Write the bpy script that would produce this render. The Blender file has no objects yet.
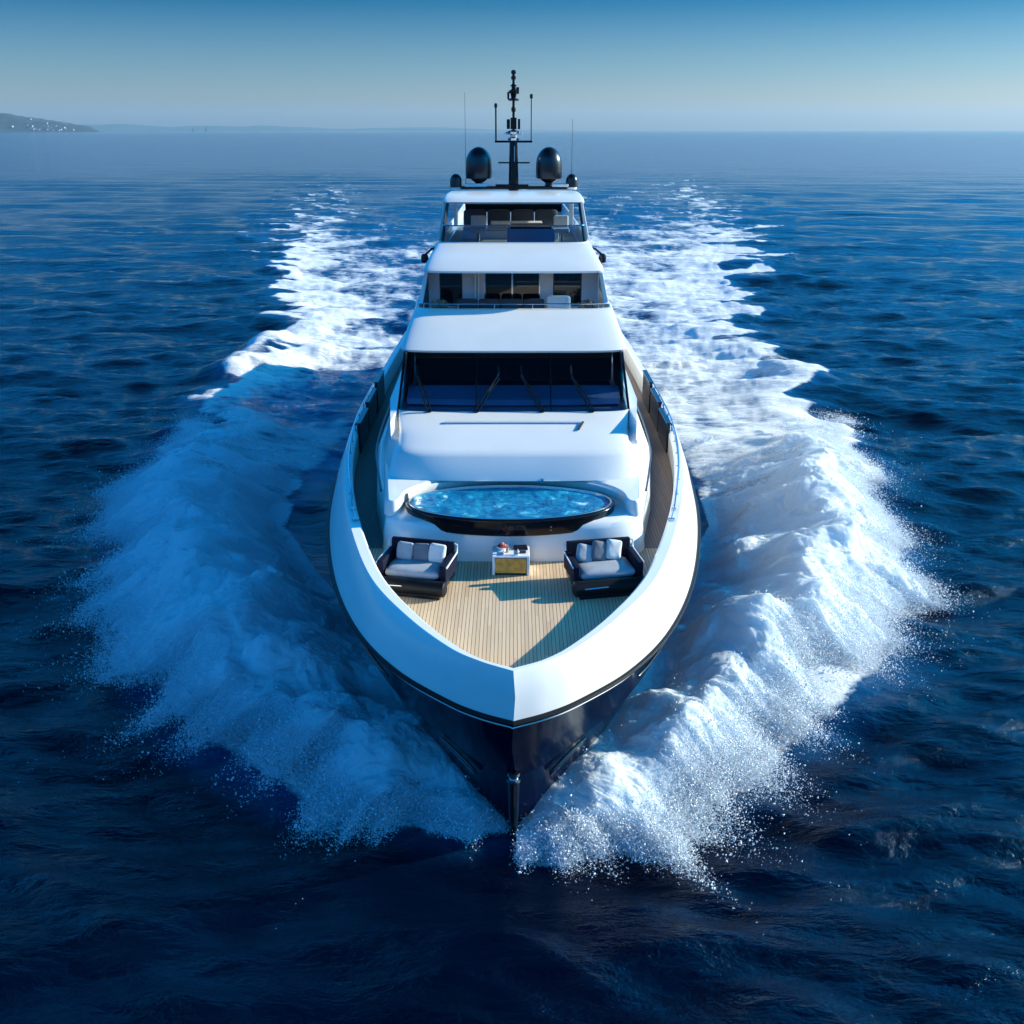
import bpy, bmesh, math, random
import numpy as np
from mathutils import Vector, Matrix

random.seed(7); np.random.seed(7)
sc = bpy.context.scene
COL = sc.collection
R = math.radians

# ------------------------------------------------------------------ camera
CAM_H = 13.4
cam = bpy.data.cameras.new("camera"); cam.sensor_width = 36; cam.lens = 36
cam.clip_start = 0.1; cam.clip_end = 60000; cam.shift_x = -0.0015
camo = bpy.data.objects.new("camera", cam); COL.objects.link(camo)
camo.location = (0, 0, CAM_H); camo.rotation_euler = (R(90 - 20.46), 0, 0)
sc.camera = camo
# ------------------------------------------------------------------ sun and sky
SUN_EL, SUN_AZ = 21.0, 77.0          # azimuth clockwise from +Y
sunl = bpy.data.lights.new("sun", 'SUN'); sunl.energy = 5.0; sunl.angle = R(0.5); sunl.color = (1.0, 0.93, 0.75)
suno = bpy.data.objects.new("sun", sunl); COL.objects.link(suno)
sd = Vector((math.sin(R(SUN_AZ))*math.cos(R(SUN_EL)), math.cos(R(SUN_AZ))*math.cos(R(SUN_EL)), math.sin(R(SUN_EL))))
suno.rotation_euler = sd.to_track_quat('Z', 'Y').to_euler(); suno.location = (60, 40, 60)
world = bpy.data.worlds.new("World"); sc.world = world; world.use_nodes = True
wn = world.node_tree; bg = wn.nodes['Background']
sky = wn.nodes.new('ShaderNodeTexSky'); sky.sky_type = 'NISHITA'; sky.sun_disc = False
sky.sun_elevation = R(SUN_EL); sky.sun_rotation = R(SUN_AZ)
sky.air_density = 1.0; sky.dust_density = 1.2; sky.ozone_density = 5.0
tcw = wn.nodes.new('ShaderNodeTexCoord'); sepw = wn.nodes.new('ShaderNodeSeparateXYZ')
wn.links.new(tcw.outputs['Generated'], sepw.inputs[0])
rampw = wn.nodes.new('ShaderNodeValToRGB')
wn.links.new(sepw.outputs['Z'], rampw.inputs[0])
cr = rampw.color_ramp
cr.elements[0].position = 0.0; cr.elements[0].color = (0.95, 0.90, 0.92, 1)
cr.elements[1].position = 0.26; cr.elements[1].color = (0.01, 1.25, 2.1, 1)
e = cr.elements.new(0.045); e.color = (0.56, 0.71, 0.82, 1)
e = cr.elements.new(0.02); e.color = (0.92, 0.90, 0.90, 1)
e = cr.elements.new(0.105); e.color = (0.003, 0.30, 0.50, 1)
e = cr.elements.new(0.16); e.color = (0.005, 0.80, 1.45, 1)
e = cr.elements.new(0.5); e.color = (0.04, 2.2, 3.25, 1)
e = cr.elements.new(0.8); e.color = (0.003, 0.12, 0.26, 1)
mulw = wn.nodes.new('ShaderNodeMixRGB'); mulw.blend_type = 'MULTIPLY'; mulw.inputs[0].default_value = 1
wn.links.new(sky.outputs[0], mulw.inputs[1]); wn.links.new(rampw.outputs[0], mulw.inputs[2])
wn.links.new(mulw.outputs[0], bg.inputs[0]); bg.inputs[1].default_value = 0.10
sc.view_settings.view_transform = 'Standard'; sc.view_settings.look = 'None'
sc.view_settings.gamma = 1.0; sc.view_settings.exposure = 0.75
sc.cycles.max_bounces = 8; sc.cycles.transparent_max_bounces = 24; sc.cycles.volume_bounces = 0
sc.cycles.use_denoising = True; sc.cycles.sample_clamp_direct = 8; sc.cycles.sample_clamp_indirect = 4; sc.cycles.caustics_reflective = False; sc.cycles.caustics_refractive = False

# ------------------------------------------------------------------ numpy noise
def _hash(ix, iy, seed):
    h = (ix.astype(np.int64)*374761393 + iy.astype(np.int64)*668265263 + seed*2147483647) & 0xFFFFFFFF
    h = ((h ^ (h >> 13))*1274126177) & 0xFFFFFFFF
    return h ^ (h >> 16)
def gnoise(x, y, seed=0):
    ix = np.floor(x); iy = np.floor(y); fx = x-ix; fy = y-iy
    u = fx*fx*fx*(fx*(fx*6-15)+10); v = fy*fy*fy*(fy*(fy*6-15)+10)
    def g(dx, dy):
        a = _hash(ix+dx, iy+dy, seed)*(2*math.pi/4294967296.0)
        return np.cos(a)*(fx-dx)+np.sin(a)*(fy-dy)
    a = g(0, 0); b = g(1, 0); c = g(0, 1); d = g(1, 1)
    return (a+(b-a)*u)*(1-v)+(c+(d-c)*u)*v
def fbm(x, y, oct=5, seed=0, gain=.5, lac=2.03):
    s = np.zeros_like(x); a = 1.0; f = 1.0
    for i in range(oct):
        s += a*gnoise(x*f+i*17.3, y*f-i*9.1, seed+i); a *= gain; f *= lac
    return s
def billow(x, y, oct=5, seed=0, gain=.5, lac=2.03):
    s = np.zeros_like(x); a = 1.0; f = 1.0
    for i in range(oct):
        s += a*(np.abs(gnoise(x*f+i*17.3, y*f-i*9.1, seed+i))*2-.5); a *= gain; f *= lac
    return s
def sstep(a, b, x):
    t = np.clip((x-a)/(b-a), 0, 1); return t*t*(3-2*t)

# ------------------------------------------------------------------ mesh helpers
def tag(o, label=None, cat=None, group=None, kind=None):
    if label: o["label"] = label
    if cat: o["category"] = cat
    if group: o["group"] = group
    if kind: o["kind"] = kind
    return o
def empty(name, loc=(0, 0, 0), rz=0):
    o = bpy.data.objects.new(name, None); COL.objects.link(o); o.location = loc; o.rotation_euler = (0, 0, rz)
    o.empty_display_size = .3
    return o
def link(name, me, mat, parent=None):
    o = bpy.data.objects.new(name, me); COL.objects.link(o)
    if mat: me.materials.append(mat)
    if parent: o.parent = parent
    return o
def fast_mesh(name, V, F, mat, parent=None, smooth=True, attrs=None):
    me = bpy.data.meshes.new(name); V = np.ascontiguousarray(V, np.float32); F = np.ascontiguousarray(F, np.int32)
    k = F.shape[1]
    me.vertices.add(len(V)); me.vertices.foreach_set("co", V.ravel())
    me.loops.add(F.size); me.loops.foreach_set("vertex_index", F.ravel())
    me.polygons.add(len(F)); me.polygons.foreach_set("loop_start", np.arange(0, F.size, k, dtype=np.int32))
    me.polygons.foreach_set("loop_total", np.full(len(F), k, np.int32))
    me.update(calc_edges=True)
    me.polygons.foreach_set("use_smooth", np.full(len(F), smooth, bool))
    for nm, a in (attrs or {}).items():
        at = me.attributes.new(nm, 'FLOAT', 'POINT'); at.data.foreach_set("value", np.ascontiguousarray(a, np.float32).ravel())
    me.update()
    return link(name, me, mat, parent)
def grid_faces(nr, nc, closed=False):
    r = np.arange(nr-1)[:, None]; c = np.arange(nc if closed else nc-1)[None, :]
    c2 = (c+1) % nc
    return np.stack([r*nc+c, r*nc+c2, (r+1)*nc+c2, (r+1)*nc+c], -1).reshape(-1, 4)

class MB:
    def __init__(s): s.v = []; s.f = []
    def add(s, vs, fs):
        k = len(s.v); s.v += [tuple(v) for v in vs]; s.f += [tuple(i+k for i in f) for f in fs]; return s
    def box(s, c, d, rot=None):
        c = Vector(c); hx, hy, hz = d[0]/2, d[1]/2, d[2]/2
        vs = [Vector((x, y, z)) for z in (-hz, hz) for y in (-hy, hy) for x in (-hx, hx)]
        if rot: vs = [rot @ v for v in vs]
        return s.add([c+v for v in vs], [(0, 2, 3, 1), (4, 5, 7, 6), (0, 1, 5, 4), (2, 6, 7, 3), (0, 4, 6, 2), (1, 3, 7, 5)])
    def tube(s, pts, r, n=8, caps=True):
        pts = [Vector(p) for p in pts]; m = len(pts)
        rr = r if isinstance(r, (list, tuple)) else [r]*m
        rings = []; up = Vector((0, 0, 1))
        for i, p in enumerate(pts):
            t = (pts[min(i+1, m-1)]-pts[max(i-1, 0)]).normalized()
            a = up.cross(t)
            if a.length < .05: a = Vector((1, 0, 0)).cross(t)
            a.normalize(); b = t.cross(a)
            rings.append([p+(a*math.cos(k*2*math.pi/n)+b*math.sin(k*2*math.pi/n))*rr[i] for k in range(n)])
        vs = [v for q in rings for v in q]; fs = []
        for i in range(m-1):
            for k in range(n):
                fs.append((i*n+k, i*n+(k+1) % n, (i+1)*n+(k+1) % n, (i+1)*n+k))
        if caps: fs += [tuple(range(n-1, -1, -1)), tuple((m-1)*n+k for k in range(n))]
        return s.add(vs, fs)
    def lathe(s, c, prof, n=24):
        c = Vector(c); vs = []; fs = []; m = len(prof)
        for r, z in prof:
            for k in range(n): vs.append(c+Vector((r*math.cos(k*2*math.pi/n), r*math.sin(k*2*math.pi/n), z)))
        for i in range(m-1):
            for k in range(n): fs.append((i*n+k, i*n+(k+1) % n, (i+1)*n+(k+1) % n, (i+1)*n+k))
        if prof[0][0] > 1e-4: fs.append(tuple(range(n-1, -1, -1)))
        if prof[-1][0] > 1e-4: fs.append(tuple((m-1)*n+k for k in range(n)))
        return s.add(vs, fs)
    def rings(s, rings, closed=True, cap0=False, cap1=False):
        n = len(rings[0]); m = len(rings); vs = [v for q in rings for v in q]; fs = []
        for i in range(m-1):
            for k in range(n if closed else n-1):
                fs.append((i*n+k, i*n+(k+1) % n, (i+1)*n+(k+1) % n, (i+1)*n+k))
        if cap0: fs.append(tuple(range(n-1, -1, -1)))
        if cap1: fs.append(tuple((m-1)*n+k for k in range(n)))
        return s.add(vs, fs)
    def build(s, name, mat, parent=None, smooth=False, bevel=0, seg=2, angle=35, weld=True):
        me = bpy.data.meshes.new(name); me.from_pydata(s.v, [], s.f); me.validate()
        bm = bmesh.new(); bm.from_mesh(me)
        if weld: bmesh.ops.remove_doubles(bm, verts=bm.verts, dist=1e-5)
        bmesh.ops.recalc_face_normals(bm, faces=bm.faces)
        if smooth:
            for f in bm.faces: f.smooth = True
            for e in bm.edges:
                if len(e.link_faces) == 2 and e.calc_face_angle(0) > R(angle): e.smooth = False
        bm.to_mesh(me); bm.free()
        o = link(name, me, mat, parent)
        if bevel:
            b = o.modifiers.new("bevel", 'BEVEL'); b.width = bevel; b.segments = seg; b.limit_method = 'ANGLE'; b.angle_limit = R(30); b.harden_normals = True
            for p in me.polygons: p.use_smooth = True
        return o
def cushion(c, d, rot=None, puff=.35, n=6, e=3.2):
    """soft pillow: superellipsoid with pinched rim"""
    c = Vector(c); vs = []; fs = []; nu, nv = 24, 14
    sp = lambda a, p: math.copysign(abs(a)**p, a)
    for i in range(nv+1):
        ph = -math.pi/2+math.pi*i/nv
        for k in range(nu):
            th = 2*math.pi*k/nu
            v = Vector((d[0]/2*sp(math.cos(ph), .38)*sp(math.cos(th), 2/e), d[1]/2*sp(math.cos(ph), .38)*sp(math.sin(th), 2/e), d[2]/2*sp(math.sin(ph), .8)))
            v.z += .012*math.sin(9*v.x/d[0]+c.x*7)*math.cos(7*v.y/d[1]+c.y*5)
            vs.append(c+(rot @ v if rot else v))
    for i in range(nv):
        for k in range(nu): fs.append((i*nu+k, i*nu+(k+1) % nu, (i+1)*nu+(k+1) % nu, (i+1)*nu+k))
    return vs, fs
def catmull(P, sub=6):
    P = [np.array(p, float) for p in P]; out = []
    for i in range(len(P)-1):
        p0 = P[i-1] if i > 0 else 2*P[0]-P[1]; p1, p2 = P[i], P[i+1]; p3 = P[i+2] if i+2 < len(P) else 2*P[-1]-P[-2]
        for k in range(sub):
            t = k/sub; out.append(.5*((2*p1)+(-p0+p2)*t+(2*p0-5*p1+4*p2-p3)*t*t+(-p0+3*p1-3*p2+p3)*t**3))
    out.append(P[-1]); return out

# ------------------------------------------------------------------ materials
def newmat(name):
    m = bpy.data.materials.new(name); m.use_nodes = True; return m, m.node_tree, m.node_tree.nodes['Principled BSDF']
def simple(name, col, rough=.5, metal=0, coat=0, spec=.5, noise=0, nscale=6, bump=0, bscale=40):
    m, nt, p = newmat(name)
    p.inputs['Base Color'].default_value = (*col, 1); p.inputs['Roughness'].default_value = rough
    p.inputs['Metallic'].default_value = metal; p.inputs['Coat Weight'].default_value = coat; p.inputs['Specular IOR Level'].default_value = spec
    p.inputs['Coat Roughness'].default_value = .04
    tc = nt.nodes.new('ShaderNodeTexCoord')
    if noise:
        nz = nt.nodes.new('ShaderNodeTexNoise'); nz.inputs['Scale'].default_value = nscale; nz.inputs['Detail'].default_value = 6
        nt.links.new(tc.outputs['Object'], nz.inputs['Vector'])
        rp = nt.nodes.new('ShaderNodeValToRGB'); rp.color_ramp.elements[0].position = .3; rp.color_ramp.elements[1].position = .7
        rp.color_ramp.elements[0].color = tuple(c*(1-noise) for c in col)+(1,); rp.color_ramp.elements[1].color = tuple(min(1, c*(1+noise)) for c in col)+(1,)
        nt.links.new(nz.outputs['Fac'], rp.inputs[0]); nt.links.new(rp.outputs[0], p.inputs['Base Color'])
    if bump:
        nb = nt.nodes.new('ShaderNodeTexNoise'); nb.inputs['Scale'].default_value = bscale; nb.inputs['Detail'].default_value = 4
        nt.links.new(tc.outputs['Object'], nb.inputs['Vector'])
        bp = nt.nodes.new('ShaderNodeBump'); bp.inputs['Strength'].default_value = bump; bp.inputs['Distance'].default_value = .02
        nt.links.new(nb.outputs['Fac'], bp.inputs['Height']); nt.links.new(bp.outputs[0], p.inputs['Normal'])
    return m
M = {}
M['white'] = simple('white_gelcoat', (.82, .805, .77), .28, coat=.35, noise=.025, nscale=1.3)
M['white_matte'] = simple('white_moulding', (.78, .78, .78), .45, noise=.03, nscale=2)
M['lilac'] = simple('grey_white_panel', (.60, .60, .63), .4, noise=.05, nscale=2)
M['navy'] = simple('navy_hull_paint', (.002, .004, .020), .12, spec=.035)
M['black'] = simple('black_gloss', (.005, .006, .010), .16, spec=.3)
M['rubber'] = simple('black_rubber', (.006, .007, .009), .45, spec=.2, bump=.2)
M['dome'] = simple('dark_radome', (.007, .009, .014), .28, noise=.1)
M['steel'] = simple('stainless_steel', (.62, .63, .65), .18, metal=1)
M['dark_glass'] = simple('dark_window_glass', (.004, .007, .012), .04, spec=.8)
M['navy_fabric'] = simple('navy_fabric', (.004, .007, .022), .75, spec=.15, bump=.3, bscale=120, noise=.1)
M['grey_fabric'] = simple('grey_fabric', (.36, .38, .41), .85, bump=.4, bscale=90, noise=.08)
M['mid_grey'] = simple('mid_grey_fabric', (.15, .165, .19), .85, bump=.4, bscale=90, noise=.15)
M['pale_fabric'] = simple('pale_fabric', (.68, .67, .64), .85, bump=.4, bscale=90, noise=.06)
M['charcoal'] = simple('charcoal_fabric', (.04, .045, .055), .8, bump=.3, bscale=90)
M['gold_wood'] = simple('golden_wood', (.66, .33, .06), .35, noise=.3, nscale=9)
M['brown_step'] = simple('weathered_teak_step', (.13, .085, .055), .6, noise=.2)
M['tan'] = simple('tan_leather', (.45, .30, .19), .5, noise=.2)
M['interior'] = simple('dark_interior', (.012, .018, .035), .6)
M['dash'] = simple('grey_dashboard', (.72, .74, .78), .55, noise=.06)
def teak_mat(name='teak_deck', ca=(.56, .38, .225, 1), cb_=(.78, .57, .37, 1), cl=(.17, .115, .075, 1)):
    m, nt, p = newmat(name)
    tc = nt.nodes.new('ShaderNodeTexCoord'); sp = nt.nodes.new('ShaderNodeSeparateXYZ'); nt.links.new(tc.outputs['Object'], sp.inputs[0])
    def math_(op, a, b=None, c=None):
        n = nt.nodes.new('ShaderNodeMath'); n.operation = op
        for i, v in enumerate((a, b, c)):
            if v is None: continue
            if isinstance(v, (int, float)): n.inputs[i].default_value = v
            else: nt.links.new(v, n.inputs[i])
        return n.outputs[0]
    W = .075
    q = math_('DIVIDE', sp.outputs[0], W); fr = math_('FRACT', q); fl = math_('FLOOR', q)
    ed = math_('ABSOLUTE', math_('SUBTRACT', fr, .5)); line = math_('GREATER_THAN', ed, .42)
    wn_ = nt.nodes.new('ShaderNodeTexWhiteNoise'); wn_.noise_dimensions = '2D'
    cb = nt.nodes.new('ShaderNodeCombineXYZ'); nt.links.new(fl, cb.inputs[0])
    nt.links.new(math_('FLOOR', math_('ADD', math_('DIVIDE', sp.outputs[1], 2.3), math_('MULTIPLY', fl, .37))), cb.inputs[1])
    nt.links.new(cb.outputs[0], wn_.inputs['Vector'])
    mp = nt.nodes.new('ShaderNodeMapping'); mp.inputs['Scale'].default_value = (30, 1.5, 1); nt.links.new(tc.outputs['Object'], mp.inputs[0])
    nz = nt.nodes.new('ShaderNodeTexNoise'); nz.inputs['Scale'].default_value = 1; nz.inputs['Detail'].default_value = 5; nt.links.new(mp.outputs[0], nz.inputs[0])
    rp = nt.nodes.new('ShaderNodeValToRGB'); rp.color_ramp.elements[0].color = ca; rp.color_ramp.elements[1].color = cb_
    nt.links.new(math_('ADD', math_('MULTIPLY', wn_.outputs[0], .55), math_('MULTIPLY', nz.outputs[0], .45)), rp.inputs[0])
    mx = nt.nodes.new('ShaderNodeMixRGB'); nt.links.new(line, mx.inputs[0]); nt.links.new(rp.outputs[0], mx.inputs[1]); mx.inputs[2].default_value = cl
    nt.links.new(mx.outputs[0], p.inputs['Base Color']); p.inputs['Roughness'].default_value = .6
    return m
M['teak'] = teak_mat()
M['side_teak'] = teak_mat('shaded_side_teak', (.15, .095, .065, 1), (.24, .155, .105, 1), (.05, .035, .03, 1))  # darker copy of the deck teak: shade beside the bulwark put into the colour
def tinted(name, tint, rough=.02):
    m = bpy.data.materials.new(name); m.use_nodes = True; nt = m.node_tree; nt.nodes.clear()
    out = nt.nodes.new('ShaderNodeOutputMaterial'); mx = nt.nodes.new('ShaderNodeMixShader'); fr = nt.nodes.new('ShaderNodeFresnel'); fr.inputs[0].default_value = 1.5
    gl = nt.nodes.new('ShaderNodeBsdfGlossy'); gl.inputs['Roughness'].default_value = rough
    tr = nt.nodes.new('ShaderNodeBsdfTransparent'); tr.inputs[0].default_value = (*tint, 1)
    nt.links.new(fr.outputs[0], mx.inputs[0]); nt.links.new(tr.outputs[0], mx.inputs[1]); nt.links.new(gl.outputs[0], mx.inputs[2]); nt.links.new(mx.outputs[0], out.inputs[0])
    return m
M['windshield'] = tinted('tinted_windshield_glass', (.42, .52, .68))
M['screen'] = tinted('blue_windscreen_glass', (.20, .36, .55))
M['side_tint'] = tinted('dark_side_glass', (.10, .15, .22))
M['clear'] = tinted('clear_glass', (.72, .82, .88))
def tub_mat():
    m, nt, p = newmat('hot_tub_water')
    tc = nt.nodes.new('ShaderNodeTexCoord')
    n1 = nt.nodes.new('ShaderNodeTexNoise'); n1.inputs['Scale'].default_value = 2.2; n1.inputs['Detail'].default_value = 8; n1.inputs['Roughness'].default_value = .7; n1.inputs['Distortion'].default_value = .5
    nt.links.new(tc.outputs['Object'], n1.inputs[0])
    rp = nt.nodes.new('ShaderNodeValToRGB'); el = rp.color_ramp.elements
    el[0].position = .38; el[0].color = (.003, .10, .25, 1); el[1].position = .56; el[1].color = (.008, .24, .42, 1)
    x = el.new(.62); x.color = (.05, .40, .55, 1); x = el.new(.70); x.color = (.75, .88, .9, 1)
    nt.links.new(n1.outputs[0], rp.inputs[0]); nt.links.new(rp.outputs[0], p.inputs['Base Color'])
    p.inputs['Roughness'].default_value = .08; p.inputs['IOR'].default_value = 1.33
    n2 = nt.nodes.new('ShaderNodeTexNoise'); n2.inputs['Scale'].default_value = 5; n2.inputs['Detail'].default_value = 5; nt.links.new(tc.outputs['Object'], n2.inputs[0])
    bp = nt.nodes.new('ShaderNodeBump'); bp.inputs['Strength'].default_value = .7; bp.inputs['Distance'].default_value = .08
    nt.links.new(n2.outputs[0], bp.inputs['Height']); nt.links.new(bp.outputs[0], p.inputs['Normal'])
    return m
M['tub'] = tub_mat()

# wake plan, metres; Y grows away from the camera
BO_Y = [15.9, 16.3, 17.2, 18.5, 20.3, 22.9, 28, 33, 39, 45, 50, 58, 70, 87, 125, 190, 320, 600]
BO_X = [0.1, 1.6, 3.5, 5.4, 7.6, 9.6, 12, 13.9, 15, 16, 16.5, 16.6, 16.2, 21, 30, 41, 56, 85]
BI_Y = [16, 17.2, 18.7, 20.6, 23.4, 26, 28.3, 32, 36, 40, 46, 52, 60, 80, 120, 200]
BI_X = [0, .0, .6, 1.5, 2.8, 3.9, 5.4, 7.4, 8.8, 8.4, 7.2, 6.2, 5.0, 3, 0, 0]
def bo(y): return np.interp(y, BO_Y, BO_X)
def bi(y): return np.interp(y, BI_Y, BI_X)

def sea_mat():
    m, nt, p = newmat('sea_water'); L = nt.links.new
    geo = nt.nodes.new('ShaderNodeNewGeometry'); 
    def noise(scale, detail, rough=.55, sc_=(1, 1, 1), dist=0):
        mp = nt.nodes.new('ShaderNodeMapping'); mp.inputs['Scale'].default_value = sc_; L(geo.outputs['Position'], mp.inputs[0])
        n = nt.nodes.new('ShaderNodeTexNoise'); n.inputs['Scale'].default_value = scale; n.inputs['Detail'].default_value = detail
        n.inputs['Roughness'].default_value = rough; n.inputs['Distortion'].default_value = dist; L(mp.outputs[0], n.inputs[0]); return n.outputs[0]
    def mt(op, a, b=None):
        n = nt.nodes.new('ShaderNodeMath'); n.operation = op
        for i, v in enumerate((a, b)):
            if v is None: continue
            if isinstance(v, (int, float)): n.inputs[i].default_value = v
            else: L(v, n.inputs[i])
        return n.outputs[0]
    def bump(h, dist, strength=1, prev=None):
        b = nt.nodes.new('ShaderNodeBump'); b.inputs['Distance'].default_value = dist; b.inputs['Strength'].default_value = strength
        L(h, b.inputs['Height']); 
        if prev: L(prev, b.inputs['Normal'])
        return b.outputs[0]
    b0 = bump(noise(.07, 4, .6, (.35, 1.2, 1), .2), 1.6, .8)
    b1 = bump(noise(.42, 4, .55, (.40, 1.15, 1), .2), .36, .9, b0)
    b2 = bump(noise(1.7, 6, .66, (.5, 1.25, 1), .3), .17, .9, b1)
    L(b2, p.inputs['Normal'])
    p.inputs['Base Color'].default_value = (.0001, .0030, .014, 1); p.inputs['Roughness'].default_value = .09; p.inputs['IOR'].default_value = 1.333
    at = nt.nodes.new('ShaderNodeAttribute'); at.attribute_name = 'foam'
    ae = nt.nodes.new('ShaderNodeAttribute'); ae.attribute_name = 'aeration'
    mixc = nt.nodes.new('ShaderNodeMixRGB'); L(ae.outputs['Fac'], mixc.inputs[0]); mixc.inputs[1].default_value = (.0001, .0030, .014, 1); mixc.inputs[2].default_value = (.006, .12, .32, 1)
    L(mixc.outputs[0], p.inputs['Base Color'])
    # lacy foam: density attribute against fine noise
    f1 = noise(1.9, 10, .74, (.5, 1.4, 1), .5); f2 = noise(.5, 4, .6, (.6, 1, 1), .4)
    thr = mt('ADD', mt('MULTIPLY', f1, .75), mt('MULTIPLY', f2, .25))
    fd = mt('SUBTRACT', mt('ADD', at.outputs['Fac'], thr), 1.0)
    mr = nt.nodes.new('ShaderNodeMapRange'); mr.inputs[1].default_value = -.07; mr.inputs[2].default_value = .19; L(fd, mr.inputs[0])
    foam = nt.nodes.new('ShaderNodeBsdfPrincipled'); foam.inputs['Base Color'].default_value = (.82, .84, .85, 1); foam.inputs['Roughness'].default_value = .9; foam.inputs['Specular IOR Level'].default_value = .1
    L(bump(f1, .22, .8, b2), foam.inputs['Normal'])
    mx = nt.nodes.new('ShaderNodeMixShader'); L(mr.outputs[0], mx.inputs[0]); L(p.outputs[0], mx.inputs[1]); L(foam.outputs[0], mx.inputs[2])
    L(mx.outputs[0], nt.nodes['Material Output'].inputs[0])
    return m
M['sea'] = sea_mat()
def spray_mat(name, droplets=False):
    m, nt, p = newmat(name); L = nt.links.new
    p.inputs['Base Color'].default_value = (.78, .86, .93, 1); p.inputs['Roughness'].default_value = .85; p.inputs['Specular IOR Level'].default_value = .15
    if droplets: return m
    p.inputs['Subsurface Weight'].default_value = .85; p.inputs['Subsurface Radius'].default_value = (.5, .55, .6); p.inputs['Subsurface Scale'].default_value = .45
    geo = nt.nodes.new('ShaderNodeNewGeometry'); at = nt.nodes.new('ShaderNodeAttribute'); at.attribute_name = 'spray_cover'
    n = nt.nodes.new('ShaderNodeTexNoise'); n.inputs['Scale'].default_value = 3.2; n.inputs['Detail'].default_value = 10; n.inputs['Roughness'].default_value = .78; L(geo.outputs['Position'], n.inputs[0])
    a = nt.nodes.new('ShaderNodeMath'); a.operation = 'ADD'; L(at.outputs['Fac'], a.inputs[0]); L(n.outputs[0], a.inputs[1])
    mr = nt.nodes.new('ShaderNodeMapRange'); mr.inputs[1].default_value = .80; mr.inputs[2].default_value = 1.06; L(a.outputs[0], mr.inputs[0])
    tr = nt.nodes.new('ShaderNodeBsdfTransparent'); tl = nt.nodes.new('ShaderNodeBsdfTranslucent'); tl.inputs[0].default_value = (.80, .86, .92, 1)
    b = nt.nodes.new('ShaderNodeBump'); b.inputs['Distance'].default_value = .07; b.inputs['Strength'].default_value = .4
    L(n.outputs[0], b.inputs['Height']); L(b.outputs[0], p.inputs['Normal'])
    m1 = nt.nodes.new('ShaderNodeMixShader'); m1.inputs[0].default_value = .25; L(p.outputs[0], m1.inputs[1]); L(tl.outputs[0], m1.inputs[2])
    m2 = nt.nodes.new('ShaderNodeMixShader'); L(mr.outputs[0], m2.inputs[0]); L(tr.outputs[0], m2.inputs[1]); L(m1.outputs[0], m2.inputs[2])
    L(m2.outputs[0], nt.nodes['Material Output'].inputs[0])
    return m
M['spray'] = spray_mat('white_spray'); M['drop'] = spray_mat('white_droplets', True)

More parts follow.
